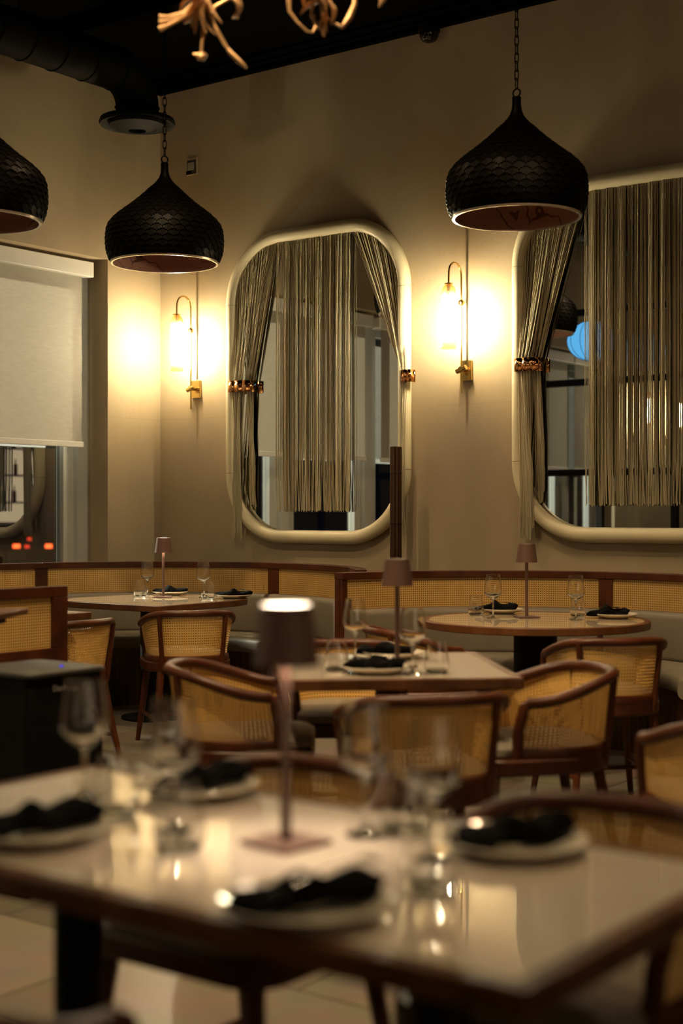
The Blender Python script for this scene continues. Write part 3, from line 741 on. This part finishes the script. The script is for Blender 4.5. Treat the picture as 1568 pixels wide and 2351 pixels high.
# ------------------------------------------------------------------ sconces
def make_sconce(x, y, label, rz=0):
    """arm plane is perpendicular to the wall; local -y points into the room"""
    t = thing('wall_sconce', (x, y, 0), rz, label, 'sconce', 'brass wall sconces with amber glass tubes')
    MB().box((-.043, -.018, 2.135), (.043, 0, 2.265)).build('backplate', 'brass', t, smooth=False, bevel=.003)
    MB().tube([(0, -.018, 2.205), (0, -.085, 2.205)], .016, 14).build('mount', 'brass', t)
    MB().tube([(-.035, -.070, 2.19), (.035, -.070, 2.215)], .017, 12).build('clamp', 'brass', t)
    R0 = .075; yb = -.07; yf = yb-2*R0; zc = 2.80
    pts = [(0, yb, 2.05), (0, yb, 2.4), (0, yb, zc)]+[(0, yb-R0+R0*math.cos(math.radians(a)), zc+R0*math.sin(math.radians(a))) for a in range(15, 181, 15)]+[(0, yf, 2.735)]
    MB().tube(pts, .0065, 10).build('arm', 'brass', t)
    s = MB(); s.lathe([(.0, -.022), (.013, -.017), (.021, -.006), (.021, .006), (.013, .017), (0, .022)], 16, (0, yb, 2.63)); s.build('joint', 'brass', t)
    c = (0, yf, 0)
    MB().lathe([(.0, 2.735), (.028, 2.735), (.028, 2.728), (.012, 2.728), (.012, 2.66), (.017, 2.655), (0, 2.655)], 20, c).build('socket', 'brass', t)
    MB().lathe([(.018, 2.727), (.034, 2.715), (.045, 2.69), (.047, 2.66), (.047, 2.32), (.045, 2.32), (.045, 2.66), (.043, 2.69), (.033, 2.713), (.018, 2.724)], 30, c).build('glass_shade', 'amber', t)
    MB().lathe([(0, 2.655), (.011, 2.65), (.015, 2.62), (.015, 2.40), (.008, 2.375), (0, 2.37)], 16, c).build('bulb', 'bulb', t)
    return t
sc0 = make_sconce(-7.20, YA, 'brass sconce with amber glass tube lit beside the room corner')
dup(sc0, (-4.85, YA, 0), 0, 'brass sconce with amber glass tube lit between the two mirrors')
for yy in (-.42, -1.35):
    dup(sc0, (XB, yy, 0), PI/2, 'brass sconce on the window wall seen reflected, %s' % ('nearer the partition' if yy > -1 else 'farther from the partition'))

# ------------------------------------------------------------------ pendants
PROF = [(.326, .0), (.340, .025), (.352, .06), (.358, .105), (.359, .15), (.354, .20), (.342, .235), (.317, .267), (.278, .303), (.232, .337), (.188, .372), (.144, .410), (.105, .446), (.072, .482), (.048, .508), (.034, .530), (.026, .555), (.023, .575), (.0225, .618)]
def prof_at(z):
    for (r0, z0), (r1, z1) in zip(PROF, PROF[1:]):
        if z0 <= z <= z1: f = (z-z0)/(z1-z0); return r0+(r1-r0)*f
    return PROF[-1][0]
def make_pendant(zr, chain_top):
    t = thing('pendant_lamp', (0, 0, zr), 0, '', 'pendant lamp', 'black onion-shaped pendants with scaled shades')
    b = MB(); b.lathe(PROF, 64, cap1=True)
    rows = 15; zs = [.012+i*.0305 for i in range(rows)]
    for ri, z in enumerate(zs):
        h = .040; n = 34
        for k in range(n):
            a0 = 2*PI*(k+.5*(ri % 2))/n; dw = 2*PI/n*.94; ncol = 5
            for c in range(ncol):
                st = abs(c-2)*.0065
                aa, ab = a0+dw*(c/ncol-.5), a0+dw*((c+1)/ncol-.5)
                zt, zb = z+h, z+st
                ro, rtp = prof_at(max(0, zb))+.0075, prof_at(zt)+.0015; ri_ = prof_at(max(0, zb))+.0005
                P = lambda r, a, zz: (r*math.cos(a), r*math.sin(a), zz)
                b.add([P(ro, aa, zb), P(ro, ab, zb), P(rtp, ab, zt), P(rtp, aa, zt), P(ri_, aa, zb), P(ri_, ab, zb)],
                      [(0, 1, 2, 3), (4, 5, 1, 0), (0, 3, 4), (1, 5, 2)])
    me = b.build('shade', 'pendant', t)
    MB().lathe([(r-.008, z) for r, z in PROF[:-3]], 64).build('shade_lining', 'lining', t)
    MB().lathe([(.317, .002), (.317, -.006), (.329, -.006), (.333, .004)], 64).build('shade_rim', 'rim', t)
    m = MB(); m.tube([(.021*math.cos(2*PI*i/18), 0, .640+.021*math.sin(2*PI*i/18)) for i in range(18)], .0042, 6, closed=True)
    m.build('hanging_loop', 'pendant', t)
    ch = MB(); z = .665; k = 0; L = .046
    while zr+z < chain_top:
        pts = []
        for i in range(14):
            a = 2*PI*i/14; x = .0105*math.cos(a); zz = z+L/2+(L/2+.004-.0105)*(1 if math.sin(a) > 0 else -1)*(abs(math.sin(a)) > 1e-6)+.0105*math.sin(a)
            pts.append((x, 0, zz) if k % 2 else (0, x, zz))
        ch.tube(pts, .0030, 5, closed=True); z += L-.002; k += 1
    ch.build('chain', 'pendant', t)
    MB().lathe([(.0, chain_top-zr-.03), (.055, chain_top-zr-.02), (.06, chain_top-zr), (0, chain_top-zr)], 24).build('ceiling_rose', 'blackmetal', t)
    return t
pd0 = make_pendant(2.825, CEIL)
q = W((1186-784)/F*7.30, 7.30, 2.80); pd0.location = q; pd0['label'] = 'black scaled onion pendant hanging over the round table, largest in view'
q = W((378-784)/F*8.78, 8.78, 2.825)
dup(pd0, q, 1.1, 'black scaled onion pendant hanging over the corner table near the air duct')
dup(pd0, (-6.0, 4.82, 2.815), 2.3, 'black scaled onion pendant cut off by the left edge')

# ------------------------------------------------------------------ duct and diffuser
q = at(315, 283, 9.3)
t = thing('air_duct', (q.x, q.y, 0), 0, 'black spiral air duct with round diffuser bending down near the corner', 'duct')
zd = q.z; rd_ = .14; EH = .31; pts = [(0, 0, zd+.03), (0, 0, zd+.10)]
for a in range(0, 91, 10):
    r_ = .21; pts.append((0, -r_+r_*math.cos(math.radians(a)), zd+.10+r_*math.sin(math.radians(a))))
for k in range(1, 44): pts.append((0, -.21-.25*k, zd+EH))
sm = MB().tube(pts, rd_, 28)
for k in range(0, 42):
    sm.tube([(rd_*1.01*math.cos(2*PI*i/28), -.21-.25*k, zd+EH+rd_*1.01*math.sin(2*PI*i/28)) for i in range(28)], .005, 5, closed=True)
sm.tube([(rd_*1.02*math.cos(2*PI*i/28), rd_*1.02*math.sin(2*PI*i/28), zd+.10) for i in range(28)], .005, 5, closed=True)
sm.build('duct_pipe', 'duct', t)
df = MB(); kk = 1.07
df.lathe([(r*kk, z) for r, z in [(.13, .06), (.14, .035), (.225, .025), (.232, .0), (.225, -.012), (.20, -.004), (.165, .02), (.165, .045)]], 44, (0, 0, zd))
df.lathe([(r*kk, z) for r, z in [(.175, .0), (.17, -.02), (.12, -.035), (.115, -.028), (.10, .0)]], 40, (0, 0, zd)); df.lathe([(r*kk, z) for r, z in [(.12, -.033), (.07, -.05), (.055, -.052), (.05, -.03), (0, -.028)]], 36, (0, 0, zd))
df.build('round_diffuser', 'diffuser', t)
for k in (3, 14, 26): MB().tube([(0, -.24-.25*k, zd+EH+.1), (0, -.24-.25*k, CEIL)], .006, 6).build('hanger_rod', 'duct', t)

# camera dome, wall box, pole
q = onA(985, 75, YA-.075)
t = thing('security_camera', q, 0, 'black dome security camera high on the wall under the ceiling', 'camera')
MB().lathe([(.0, .075), (.055, .075), (.07, .05), (.072, .01), (.066, -.002)], 30).build('housing', 'blackmetal', t)
MB().lathe([(.064, 0), (.062, -.025), (.048, -.05), (.025, -.063), (0, -.067)], 28).build('dome', 'smoke_dome', t)
MB().box((-.02, .05, .02), (.02, .075, .06)).build('bracket', 'blackmetal', t, smooth=False)
q = onA(442, 383)
t = thing('junction_box', (q.x, YA, q.z), 0, 'small open wall box with dark interior above the first sconce', 'wall box')
MB().box((-.055, -.012, -.062), (.055, -.0, .068)).build('box_body', 'plaster', t, smooth=False, bevel=.003)
MB().box((-.040, -.015, -.058), (.046, -.012, .046)).build('box_interior', 'greybox', t, smooth=False)
MB().box((-.028, -.024, -.028), (.030, -.015, .028)).build('socket_insert', 'label', t, smooth=False, bevel=.003)
MB().box((-.045, -.022, -.058), (.0, -.015, -.032)).build('connector', 'blackmetal', t, smooth=False)
q = W((909-784)/F*9.15, 9.15); zt = CAMZ+150*9.15/F
t = thing('metal_post', (q.x, q.y, 0), 0, 'tall dark bronze tube post standing behind the right booth', 'post')
MB().lathe([(.0385, .03), (.0385, zt-.004), (.034, zt), (0, zt)], 32).build('post_tube', 'bronze', t)
r_ = MB()
for z in (zt-.50, zt-.175, zt-.85): r_.lathe([(.0386, z), (.0405, z+.003), (.0386, z+.006)], 32)
r_.build('joint_ring', 'blackmetal', t)
MB().lathe([(0, 0), (.11, 0), (.11, .02), (.0385, .03)], 30).build('base', 'blackmetal', t)

# ------------------------------------------------------------------ table lamps
def make_lamp():
    t = thing('table_lamp', (0, 0, 0), 0, '', 'table lamp', 'cordless table lamps with brown metal shades')
    bp = MB(); bp.box((-.055, -.055, 0), (.055, .055, .007)); bp.build('base', 'lampmetal', t, smooth=False, bevel=.002)
    MB().lathe([(.0085, .007), (.0085, .31), (.012, .315), (.012, .325)], 16).build('stem', 'lampmetal', t)
    MB().lathe([(.056, .285), (.0425, .380), (.0405, .380), (.054, .285)], 44).build('lamp_shade', 'lampmetal', t)
    MB().lathe([(.0533, .286), (.0400, .379)], 44).build('shade_lining', 'lampwhite', t)
    MB().lathe([(.0, .352), (.033, .352), (.033, .360), (.0, .360)], 30).build('light_disc', 'lampwhite', t)
    return t
lp0 = make_lamp()
def glow(t, s=1.0):
    """switch on: LED ring under the disc and a glowing diffuser on top"""
    MB().lathe([(.0, .3605), (.031, .3605), (.031, .3625), (0, .3635)], 28).build('diffuser', M['lampglow'], t)
    MB().lathe([(.012, .3515), (.031, .3515), (.031, .349), (.012, .349)], 28).build('led_ring', M['ledglow'], t)
pn = onz(657, 1938, TZ); pl = onz(375, 1371, TZ); pr_ = onz(1209, 1417.5, TZ); pm = W((912-784)/F*5.02, 5.02, TZ)
lampsT = [(pn, MROT+.72, 'lit brown table lamp on the nearest table', True), (pl, MROT, 'lit brown table lamp on the corner table', True),
          (pr_, MROT+.1, 'unlit brown table lamp on the round table', False), (pm, MROT+.3, 'unlit brown table lamp on the middle square table', False)]
for i, (p, rz, lab, on) in enumerate(lampsT):
    l_ = lp0 if i == len(lampsT)-1 else dup(lp0, (p.x, p.y, TZ), rz, lab)
    if l_ is lp0: lp0.location = (p.x, p.y, TZ); lp0.rotation_euler = (0, 0, rz); lp0['label'] = lab
    if on: glow(l_)
    if i == 0: l_.scale = (1, 1, 1.035)

# ------------------------------------------------------------------ glasses, plates, napkins, cutlery
def make_wine():
    t = MB()
    pr = [(.0, .0), (.034, .001), (.034, .0025), (.012, .006), (.0045, .016), (.0038, .05), (.0042, .088), (.008, .097), (.022, .108), (.040, .121), (.0455, .133), (.0445, .15), (.040, .185), (.034, .226),
          (.0328, .226), (.0388, .185), (.0432, .15), (.0440, .134), (.0388, .123), (.020, .111), (.004, .103), (.0, .1025)]
    t.lathe(pr, 30); return t.build('wine_glass', 'glass')
def make_tumbler():
    t = MB()
    pr = [(.0, .0), (.030, .0), (.038, .006), (.0425, .022), (.0415, .04), (.036, .075), (.031, .108), (.0298, .108), (.0348, .075), (.0402, .04), (.0410, .024), (.036, .012), (.0, .010)]
    t.lathe(pr, 30); return t.build('tumbler', 'glass')
def make_plate():
    return MB().lathe([(0, 0), (.065, 0), (.07, .004), (.10, .012), (.117, .021), (.119, .023), (.117, .0245), (.098, .017), (.07, .009), (0, .007)], 48).build('plate', 'plate')
def make_napkin(seed):
    rd = random.Random(seed); n = 30; rows = []
    ph = [rd.uniform(0, 6) for _ in range(6)]; fr = [rd.choice((2, 3)), rd.choice((4, 5)), 7]
    for i in range(n+1):
        s = -1+2*i/n; knot = math.exp(-(s/.16)**2); env = max(0, 1-abs(s)**9)
        wd = (.023+.027*abs(s)**.8+.010*knot+.006*math.sin(7*s+ph[4]))*env+.001; th = (.014+.009*abs(s)+.010*knot)*env+.001
        cx = .118*s; cy = .016*math.sin(2.4*s+ph[0])+.006*math.sin(6*s+ph[1]); cz = .027+.012*knot+.010*max(0, s)**2+.004*math.sin(5*s+ph[2])-.010*max(0, -s)**2
        row = []
        for k in range(20):
            a = 2*PI*k/20; rr = 1+.13*math.sin(fr[0]*a+ph[3]+2*s)+.10*math.sin(fr[1]*a+ph[4]+5*s)+.06*math.sin(fr[2]*a+9*s+ph[5])
            row.append((cx+.004*math.sin(3*a), cy+wd*rr*math.cos(a), max(.012, cz+th*rr*math.sin(a))))
        rows.append(row)
    m = MB(); m.grid(rows, close=True); m.f.append(tuple(range(20))[::-1]); m.f.append(tuple(range(n*20, n*20+20)))
    # wrapped loop of the knot
    loop = []
    for k in range(20):
        a = 2*PI*k/20; loop.append((.010*math.sin(a*2), .030*math.cos(a)+.016*math.sin(ph[0]), .034+.016*math.sin(a)))
    m.tube(loop, .010, 8, closed=True)
    return m.build('napkin', 'napkin', sub=1)
def make_fork():
    """spoon-shaped handle end peeking out of a folded napkin"""
    m = MB(); pts = [(-.085, 0, 0), (-.05, 0, .004), (0, 0, .006), (.05, 0, .004), (.08, 0, .001), (.095, 0, 0)]
    m.tube(pts, [.004, .003, .0025, .004, .018, .008], 12, flat=(1, .3)); return m.build('cutlery', 'silver')
P0, W0, T0, K0 = make_plate(), make_wine(), make_tumbler(), make_fork()
GRP = {'plate': 'white plates at the place settings', 'wine_glass': 'stemmed wine glasses', 'tumbler': 'stemless water glasses', 'napkin': 'knotted black napkins', 'cutlery': 'silver cutlery wrapped in napkins'}
used = set()
def put(src, p, z, rz, lab, cat, scale=None):
    if src.name not in used: used.add(src.name); o = src
    else: o = src.copy(); C.objects.link(o)
    o.location = (p.x, p.y, z); o.rotation_euler = (0, 0, rz)
    if scale: o.scale = scale
    tag(o, lab, cat, GRP[src.name.split('.')[0]]); return o
def setting(p, ang, place, seed, fork=True, nshift=(0, 0), fk=(0, 0)):
    put(P0, p, TZ, 0, 'white plate under a black napkin %s' % place, 'plate')
    n = make_napkin(seed); n.location = (p.x+nshift[0], p.y+nshift[1], TZ); n.rotation_euler = (0, 0, ang)
    tag(n, 'knotted black linen napkin on the plate %s' % place, 'napkin', GRP['napkin'])
    if fork:
        c, s = math.cos(ang), math.sin(ang)
        put(K0, Vector((p.x+nshift[0]+fk[0]*c-fk[1]*s, p.y+nshift[1]+fk[0]*s+fk[1]*c, 0)), TZ+.052, ang+.25, 'silver cutlery tucked in the napkin %s' % place, 'cutlery')
q = math.atan2(.6, .8)
# nearest table
setting(onz(700, 2066, TZ+.02), q+.65, 'nearest to the camera', 11, True, (0, 0), (.05, 0))
setting(onz(1180, 1925, TZ+.02), q+.75, 'on the far right side of the nearest table', 12, False)
setting(onz(85, 1898, TZ+.02), q+.75, 'cut by the left edge of the view', 13, False)
setting(onz(455, 1800, TZ+.02), q+.72, 'on the far left side of the nearest table', 14, False)
put(W0, W(-.487, 2.70), TZ, 0, 'blurred wine glass at the left of the nearest table', 'wine glass')
put(W0, W(-.285, 2.42), TZ, 0, 'blurred wine glass before the far left napkin of the nearest table', 'wine glass')
put(W0, W(.040, 2.40), TZ, 0, 'blurred wine glass right of the lit lamp on the nearest table', 'wine glass')
put(W0, W(.142, 2.22), TZ, 0, 'blurred wine glass closest to the right plate of the nearest table', 'wine glass')
put(T0, W(-.405, 2.56), TZ, 0, 'blurred tumbler between two wine glasses on the nearest table', 'tumbler')
put(T0, W(-.262, 2.30), TZ, 0, 'blurred tumbler behind the lit lamp side of the nearest table', 'tumbler')
put(T0, W(.110, 2.42), TZ, 0, 'blurred tumbler right of the wine glasses on the nearest table', 'tumbler')
put(T0, W(.130, 2.06), TZ, 0, 'blurred tumbler nearest the right-hand chair side of the nearest table', 'tumbler')
# square table
setting(onz(862, 1531, TZ+.02), q-.75, 'near the front edge of the square table', 21, True, (0, 0), (-.04, .02))
setting(onz(905, 1498, TZ+.02), q-.55, 'at the far side of the square table', 22, False, (-.03, -.02))
put(W0, onz(815, 1516, TZ), TZ, 0, 'wine glass at the left of the square table', 'wine glass')
put(W0, onz(947, 1548, TZ), TZ, 0, 'wine glass right of the lamp on the square table', 'wine glass')
put(T0, onz(772, 1540, TZ), TZ, 0, 'tumbler at the left end of the square table', 'tumbler')
put(T0, onz(1003, 1546, TZ), TZ, 0, 'tumbler at the right of the square table', 'tumbler')
# round table
setting(onz(1152, 1399, TZ+.02), q-.15, 'at the far left of the round table', 31, True, (-.03, -.01))
setting(onz(1412, 1410, TZ+.02), q+.12, 'at the right end of the round table', 32, True, (-.03, -.02), (-.03, -.02))
put(W0, onz(1132, 1420, TZ), TZ, 0, 'wine glass left of the unlit lamp on the round table', 'wine glass')
put(W0, onz(1322, 1423, TZ), TZ, 0, 'wine glass right of the unlit lamp on the round table', 'wine glass')
put(T0, onz(1093, 1412, TZ), TZ, 0, 'tumbler at the left of the round table', 'tumbler')
put(T0, onz(1326, 1415, TZ), TZ, 0, 'tumbler behind the right wine glass on the round table', 'tumbler')
# corner table
setting(onz(390, 1359, TZ+.02), q+.35, 'behind the lit lamp of the corner table', 41, False, (.0, 0))
setting(onz(537, 1366, TZ+.02), q+.1, 'at the right end of the corner table', 42, True, (0, 0), (-.02, -.02))
put(W0, onz(338, 1366, TZ), TZ, 0, 'wine glass left of the lit lamp on the corner table', 'wine glass')
put(W0, onz(467, 1372, TZ), TZ, 0, 'wine glass right of the lit lamp on the corner table', 'wine glass')
put(T0, onz(322, 1370, TZ), TZ, 0, 'tumbler at the left of the corner table', 'tumbler')
put(T0, onz(477, 1375, TZ), TZ, 0, 'tumbler next to the right wine glass on the corner table', 'tumbler')

# ------------------------------------------------------------------ chandelier of gold flowers
DC = 4.6
cc = W((620-784)/F*DC, DC)
t = thing('flower_chandelier', (cc.x, cc.y, 0), math.atan2(.6, .8), 'gold flower and branch chandelier hanging into the top of the view', 'chandelier')
def L(px, py, dd=0): D = DC; return Vector(((px-620)/F*D, dd, CAMZ+(1175.5-py)/F*D))
def petal(m, base, tip, width, bend, side=Vector((0, 1, 0)), n=8):
    base, tip = Vector(base), Vector(tip); d = tip-base; nrm = d.normalized().cross(side).normalized(); s2 = d.normalized().cross(nrm).normalized()
    rows = []
    for i in range(n+1):
        s = i/n; p = base+d*s+nrm*bend*math.sin(PI*s); w_ = width*(math.sin(PI*min(1, s*.85+.12))**.7)
        rows.append([p+s2*w_*k+nrm*(.35*w_*(k*k))*(-1) for k in (-1, -.6, -.2, .2, .6, 1)])
    m.grid(rows)
st = MB(); st.tube([(0, 0, 3.15), (0, 0, CEIL)], .012, 10); st.build('hanging_rod', 'gold', t)
MB().lathe([(0, CEIL-.04), (.07, CEIL-.03), (.08, CEIL), (0, CEIL)], 28).build('ceiling_rose', 'gold', t)
br = MB()
br.tube([(0, 0, 3.2), L(520, -60, .02), L(465, -20, 0), L(460, 40)], [.012, .010, .009, .008], 8)
br.tube([(0, 0, 3.2), L(690, -60, .02), L(738, -20, 0), L(742, 30)], [.012, .010, .009, .008], 8)
br.tube([(0, 0, 3.2), L(800, -110, .03), L(868, -40, 0), L(878, 2), L(870, 16)], [.01, .008, .007, .010, .002], 8)
br.tube([L(462, 0), L(466, 60), L(462, 128)], [.007, .005, .0045], 8)
br.tube([L(472, 0), L(490, 55), L(518, 105)], [.008, .006, .006], 8)
br.tube([L(486, 30), L(495, 14), L(512, 4), L(535, -8)], [.005, .005, .005, .005], 8)
br.tube([L(662, -6), L(664, 25), L(682, 50), L(705, 72), L(718, 74), L(728, 56)], [.008, .005, .004, .004, .004, .004], 8)
br.tube([L(750, 40), L(765, 52), L(785, 62), L(802, 40), L(814, 10), L(815, -20)], [.004, .004, .007, .011, .008, .006], 8)
br.build('branch', 'gold', t)
f1 = MB()
for a in ((468, 5, 425, 62, .020), (470, 0, 448, 78, .022), (474, 5, 497, 80, .022), (478, 10, 478, 84, .018), (455, 0, 412, 22, .012), (520, -10, 546, 40, .024), (540, -15, 534, 44, .016), (462, -10, 440, 56, .020), (480, -5, 512, 60, .016), (452, -5, 430, 40, .018), (466, 10, 470, 92, .016)):
    petal(f1, L(a[0], a[1], R.uniform(-.03, .03)), L(a[2], a[3], R.uniform(-.04, .04)), a[4]*1.45, R.uniform(-.02, .03))
for dy in (-4, 0, 5):
    f1.tube([L(452, 8+dy), L(420, 32+dy, .01), L(385, 48+dy*2.2, .0), L(366, 52+dy*3, 0)], [.010, .007, .006, .010], 8)
f1.build('flower', 'gold', t)
f2 = MB()
for a in ((742, -10, 716, 48, .018), (740, 0, 752, 74, .016), (730, 6, 690, 34, .016), (722, 30, 738, 60, .02), (748, 0, 765, 50, .016), (736, -6, 728, 66, .018), (750, -8, 760, 60, .016), (725, -8, 700, 20, .015)):
    petal(f2, L(a[0], a[1], R.uniform(-.03, .03)), L(a[2], a[3], R.uniform(-.03, .03)), a[4]*1.5, R.uniform(-.02, .03))
f2.tube([L(744, 0), L(744, 40), L(742, 68), L(744, 84)], [.009, .010, .012, .003], 10)
f2.build('flower', 'gold', t)
b1 = MB(); b1.tube([L(462, 118), L(463, 126), L(465, 132), L(468, 138)], [.003, .015, .017, .004], 12); b1.tube([L(460, 126), L(450, 126), L(443, 123)], [.008, .006, .002], 8)
b1.build('bud', 'gold', t)
b2 = MB(); b2.tube([L(515, 100), L(528, 120), L(548, 140), L(562, 152), L(566, 156)], [.006, .013, .015, .008, .002], 12, flat=(1, .55)); b2.build('bud', 'gold', t)
for x, z in ((-.26, 3.14), (.20, 3.16), (0, 3.30), (-.42, 3.25), (.38, 3.3)):
    MB().lathe([(0, -.03), (.018, -.02), (.022, 0), (.014, .022), (0, .03)], 14, (x, 0, z)).build('candle_bulb', M['chbulb'], t)
    MB().tube([(0, 0, 3.42), (x*.6, 0, 3.40), (x, 0, z+.028)], .005, 6).build('bulb_arm', 'gold', t)
    lamp('POINT', 'chandelier_light', (x, 0, z-.05), CHAND_W/5, WARM, .04, parent=t)

# ------------------------------------------------------------------ added ceiling spots out of view, brightening tables, chairs and walls
def can(x, y, power, label, col=WARM, aim=(0, 0), spot=70):
    t = thing('added_spotlight', (x, y, CEIL), 0, label, 'spotlight', 'small added black ceiling spotlights')
    MB().lathe([(.0, 0), (.04, 0), (.04, -.13), (.034, -.13), (.034, -.03), (0, -.03)], 20).build('can', 'blackmetal', t)
    d = Vector((aim[0]-x, aim[1]-y, .75-CEIL)); rot = d.to_track_quat('-Z', 'Y').to_euler()
    lamp('SPOT', 'spot_beam', (0, 0, -.14), power, col, .03, rot, math.radians(spot), t, .8)
can(-1.6, 2.9, ADDED_SPOT_W*.33, 'added black ceiling spotlight above the nearest table', aim=(-1.5, 1.8))
can(-.9, .95, ADDED_SPOT_W*.32, 'added black ceiling spotlight above the camera side of the nearest table', aim=(-1.5, 2.5), spot=42)
can(-3.1, 2.2, ADDED_SPOT_W*1.25, 'added black ceiling spotlight above the side-on chair', aim=(-3.2, 3.9))
can(-2.6, 3.4, ADDED_SPOT_W*.7, 'added black ceiling spotlight above the square table', aim=(-2.8, 4.2))
can(-2.4, 4.9, ADDED_SPOT_W*.55, 'added black ceiling spotlight above the round table', aim=(-3.4, 6.3), spot=60)
can(-5.4, 5.3, ADDED_SPOT_W*.45, 'added black ceiling spotlight above the corner table', aim=(-6.1, 6.3), spot=60)
can(-4.2, 3.6, ADDED_SPOT_W*.6, 'added black ceiling spotlight above the cane divider aisle', aim=(-5.0, 5.4), spot=80)

FILL = (1.0, .64, .35)  # tint of the wide spots added to fill the walls and aisles
for x, y, p_, lab in ((-5.35, 5.75, 70, 'between the corner booth and the round table booth'), (-3.75, 5.2, 80, 'before the right-hand mirror'), (-2.2, 5.5, 80, 'right of the round table'),
                      (-5.6, 3.6, 55, 'above the aisle along the windows'), (-6.0, .9, 70, 'behind the black partition'), (-.6, 4.3, 80, 'right of the square table, outside the view')):
    can(x, y, p_*.9, 'added black ceiling fill light '+lab, FILL, aim=(x, y), spot=125)
# ------------------------------------------------------------------ what the mirrors see: gridded partition, blue lantern, back bar
pt = MB(); PY = 1.93
for x in (-7.58+.03, -6.83, -5.99, -5.15, -4.31): pt.box((x-.035, PY-.03, 0), (x+.035, PY+.03, 3.45))
for z in (.9, 1.71, 2.67, 3.41): pt.box((XB, PY-.031, z-.035), (-4.275, PY+.031, z+.035))
pto = struct(pt.build('partition_grid', 'blackmetal', smooth=False))
MB().box((XB, PY-.004, .05), (-4.31, PY+.004, 3.38)).build('partition_pane', M['flatglass'], pto, smooth=False)
t = thing('blue_lantern', (-6.62, 2.55, 3.02), 0, 'round blue glowing lantern seen only in the right mirror', 'lantern')
MB().lathe([(.24*math.cos(math.radians(a)), .20*math.sin(math.radians(a))) for a in range(-90, 91, 10)], 30).build('lantern_globe', 'blue', t)
rb = MB()
for k in range(6):
    a0 = PI*k/6; rb.tube([(.243*math.cos(math.radians(a))*math.cos(a0), .243*math.cos(math.radians(a))*math.sin(a0), .203*math.sin(math.radians(a))) for a in range(-90, 271, 15)], .003, 4)
rb.build('lantern_wire', 'blackmetal', t)
MB().tube([(0, 0, .2), (0, 0, .93)], .004, 6).build('hanging_cord', 'blackmetal', t)
lamp('POINT', 'lantern_light', (-6.62, 2.55, 3.02), 0.1, (.2, .5, 1), .1)
# lit bar shelves on the right wall
M['panelglow'] = emit('backlit_panel', (1, .72, .42), 1.5)
o = MB().box((XR-.55, -3.7, 0), (XR-.02, 2.7, 1.05)).build('bar_counter', 'dark_wood', smooth=False, bevel=.01)
tag(o, 'dark wood bar counter under the lit bottle shelves', 'bar counter')
o = MB().box((XR-.05, -3.6, 1.10), (XR-.01, 2.6, 2.95)).build('backlit_panel', 'panelglow', smooth=False)
tag(o, 'backlit panel glowing behind the bar shelves', 'light panel')
for i_, z in enumerate((1.45, 1.95, 2.45)):
    o = MB().box((XR-.36, -3.6, z), (XR-.051, 2.6, z+.03)).build('bar_shelf', 'dark_wood', smooth=False, bevel=.003)
    tag(o, '%s dark shelf of bottles in front of the backlit bar panel' % ('lowest', 'middle', 'highest')[i_], 'shelf', 'shelves of the back bar')
cols = (('amber', (.25, .06, .02, 1)), ('green', (.03, .08, .03, 1)), ('pale', (.4, .3, .15, 1)))
bts = []
for i in range(3):
    b = MB().lathe([(0, 0), (.036, 0), (.038, .01), (.038, .17), (.028, .2), (.013, .22), (.013, .29), (0, .29)], 16).build('bottle', pbr('bottle_glass_'+cols[i][0], cols[i][1], .15)); bts.append(b)
for k in range(45):
    b = bts[k] if k < 3 else bts[k % 3].copy()
    if k >= 3: C.objects.link(b)
    row = k//15; b.location = (XR-.2, -3.0+(k % 15)*.36+.03*(k % 2), (1.481, 1.981, 2.481)[row])
    rn = ('lowest', 'middle', 'highest')[row]
    tag(b, '%s glass bottle on the %s lit bar shelf' % (cols[k % 3][0], rn), 'bottle', '%s bottles on the %s bar shelf' % (cols[k % 3][0], rn))
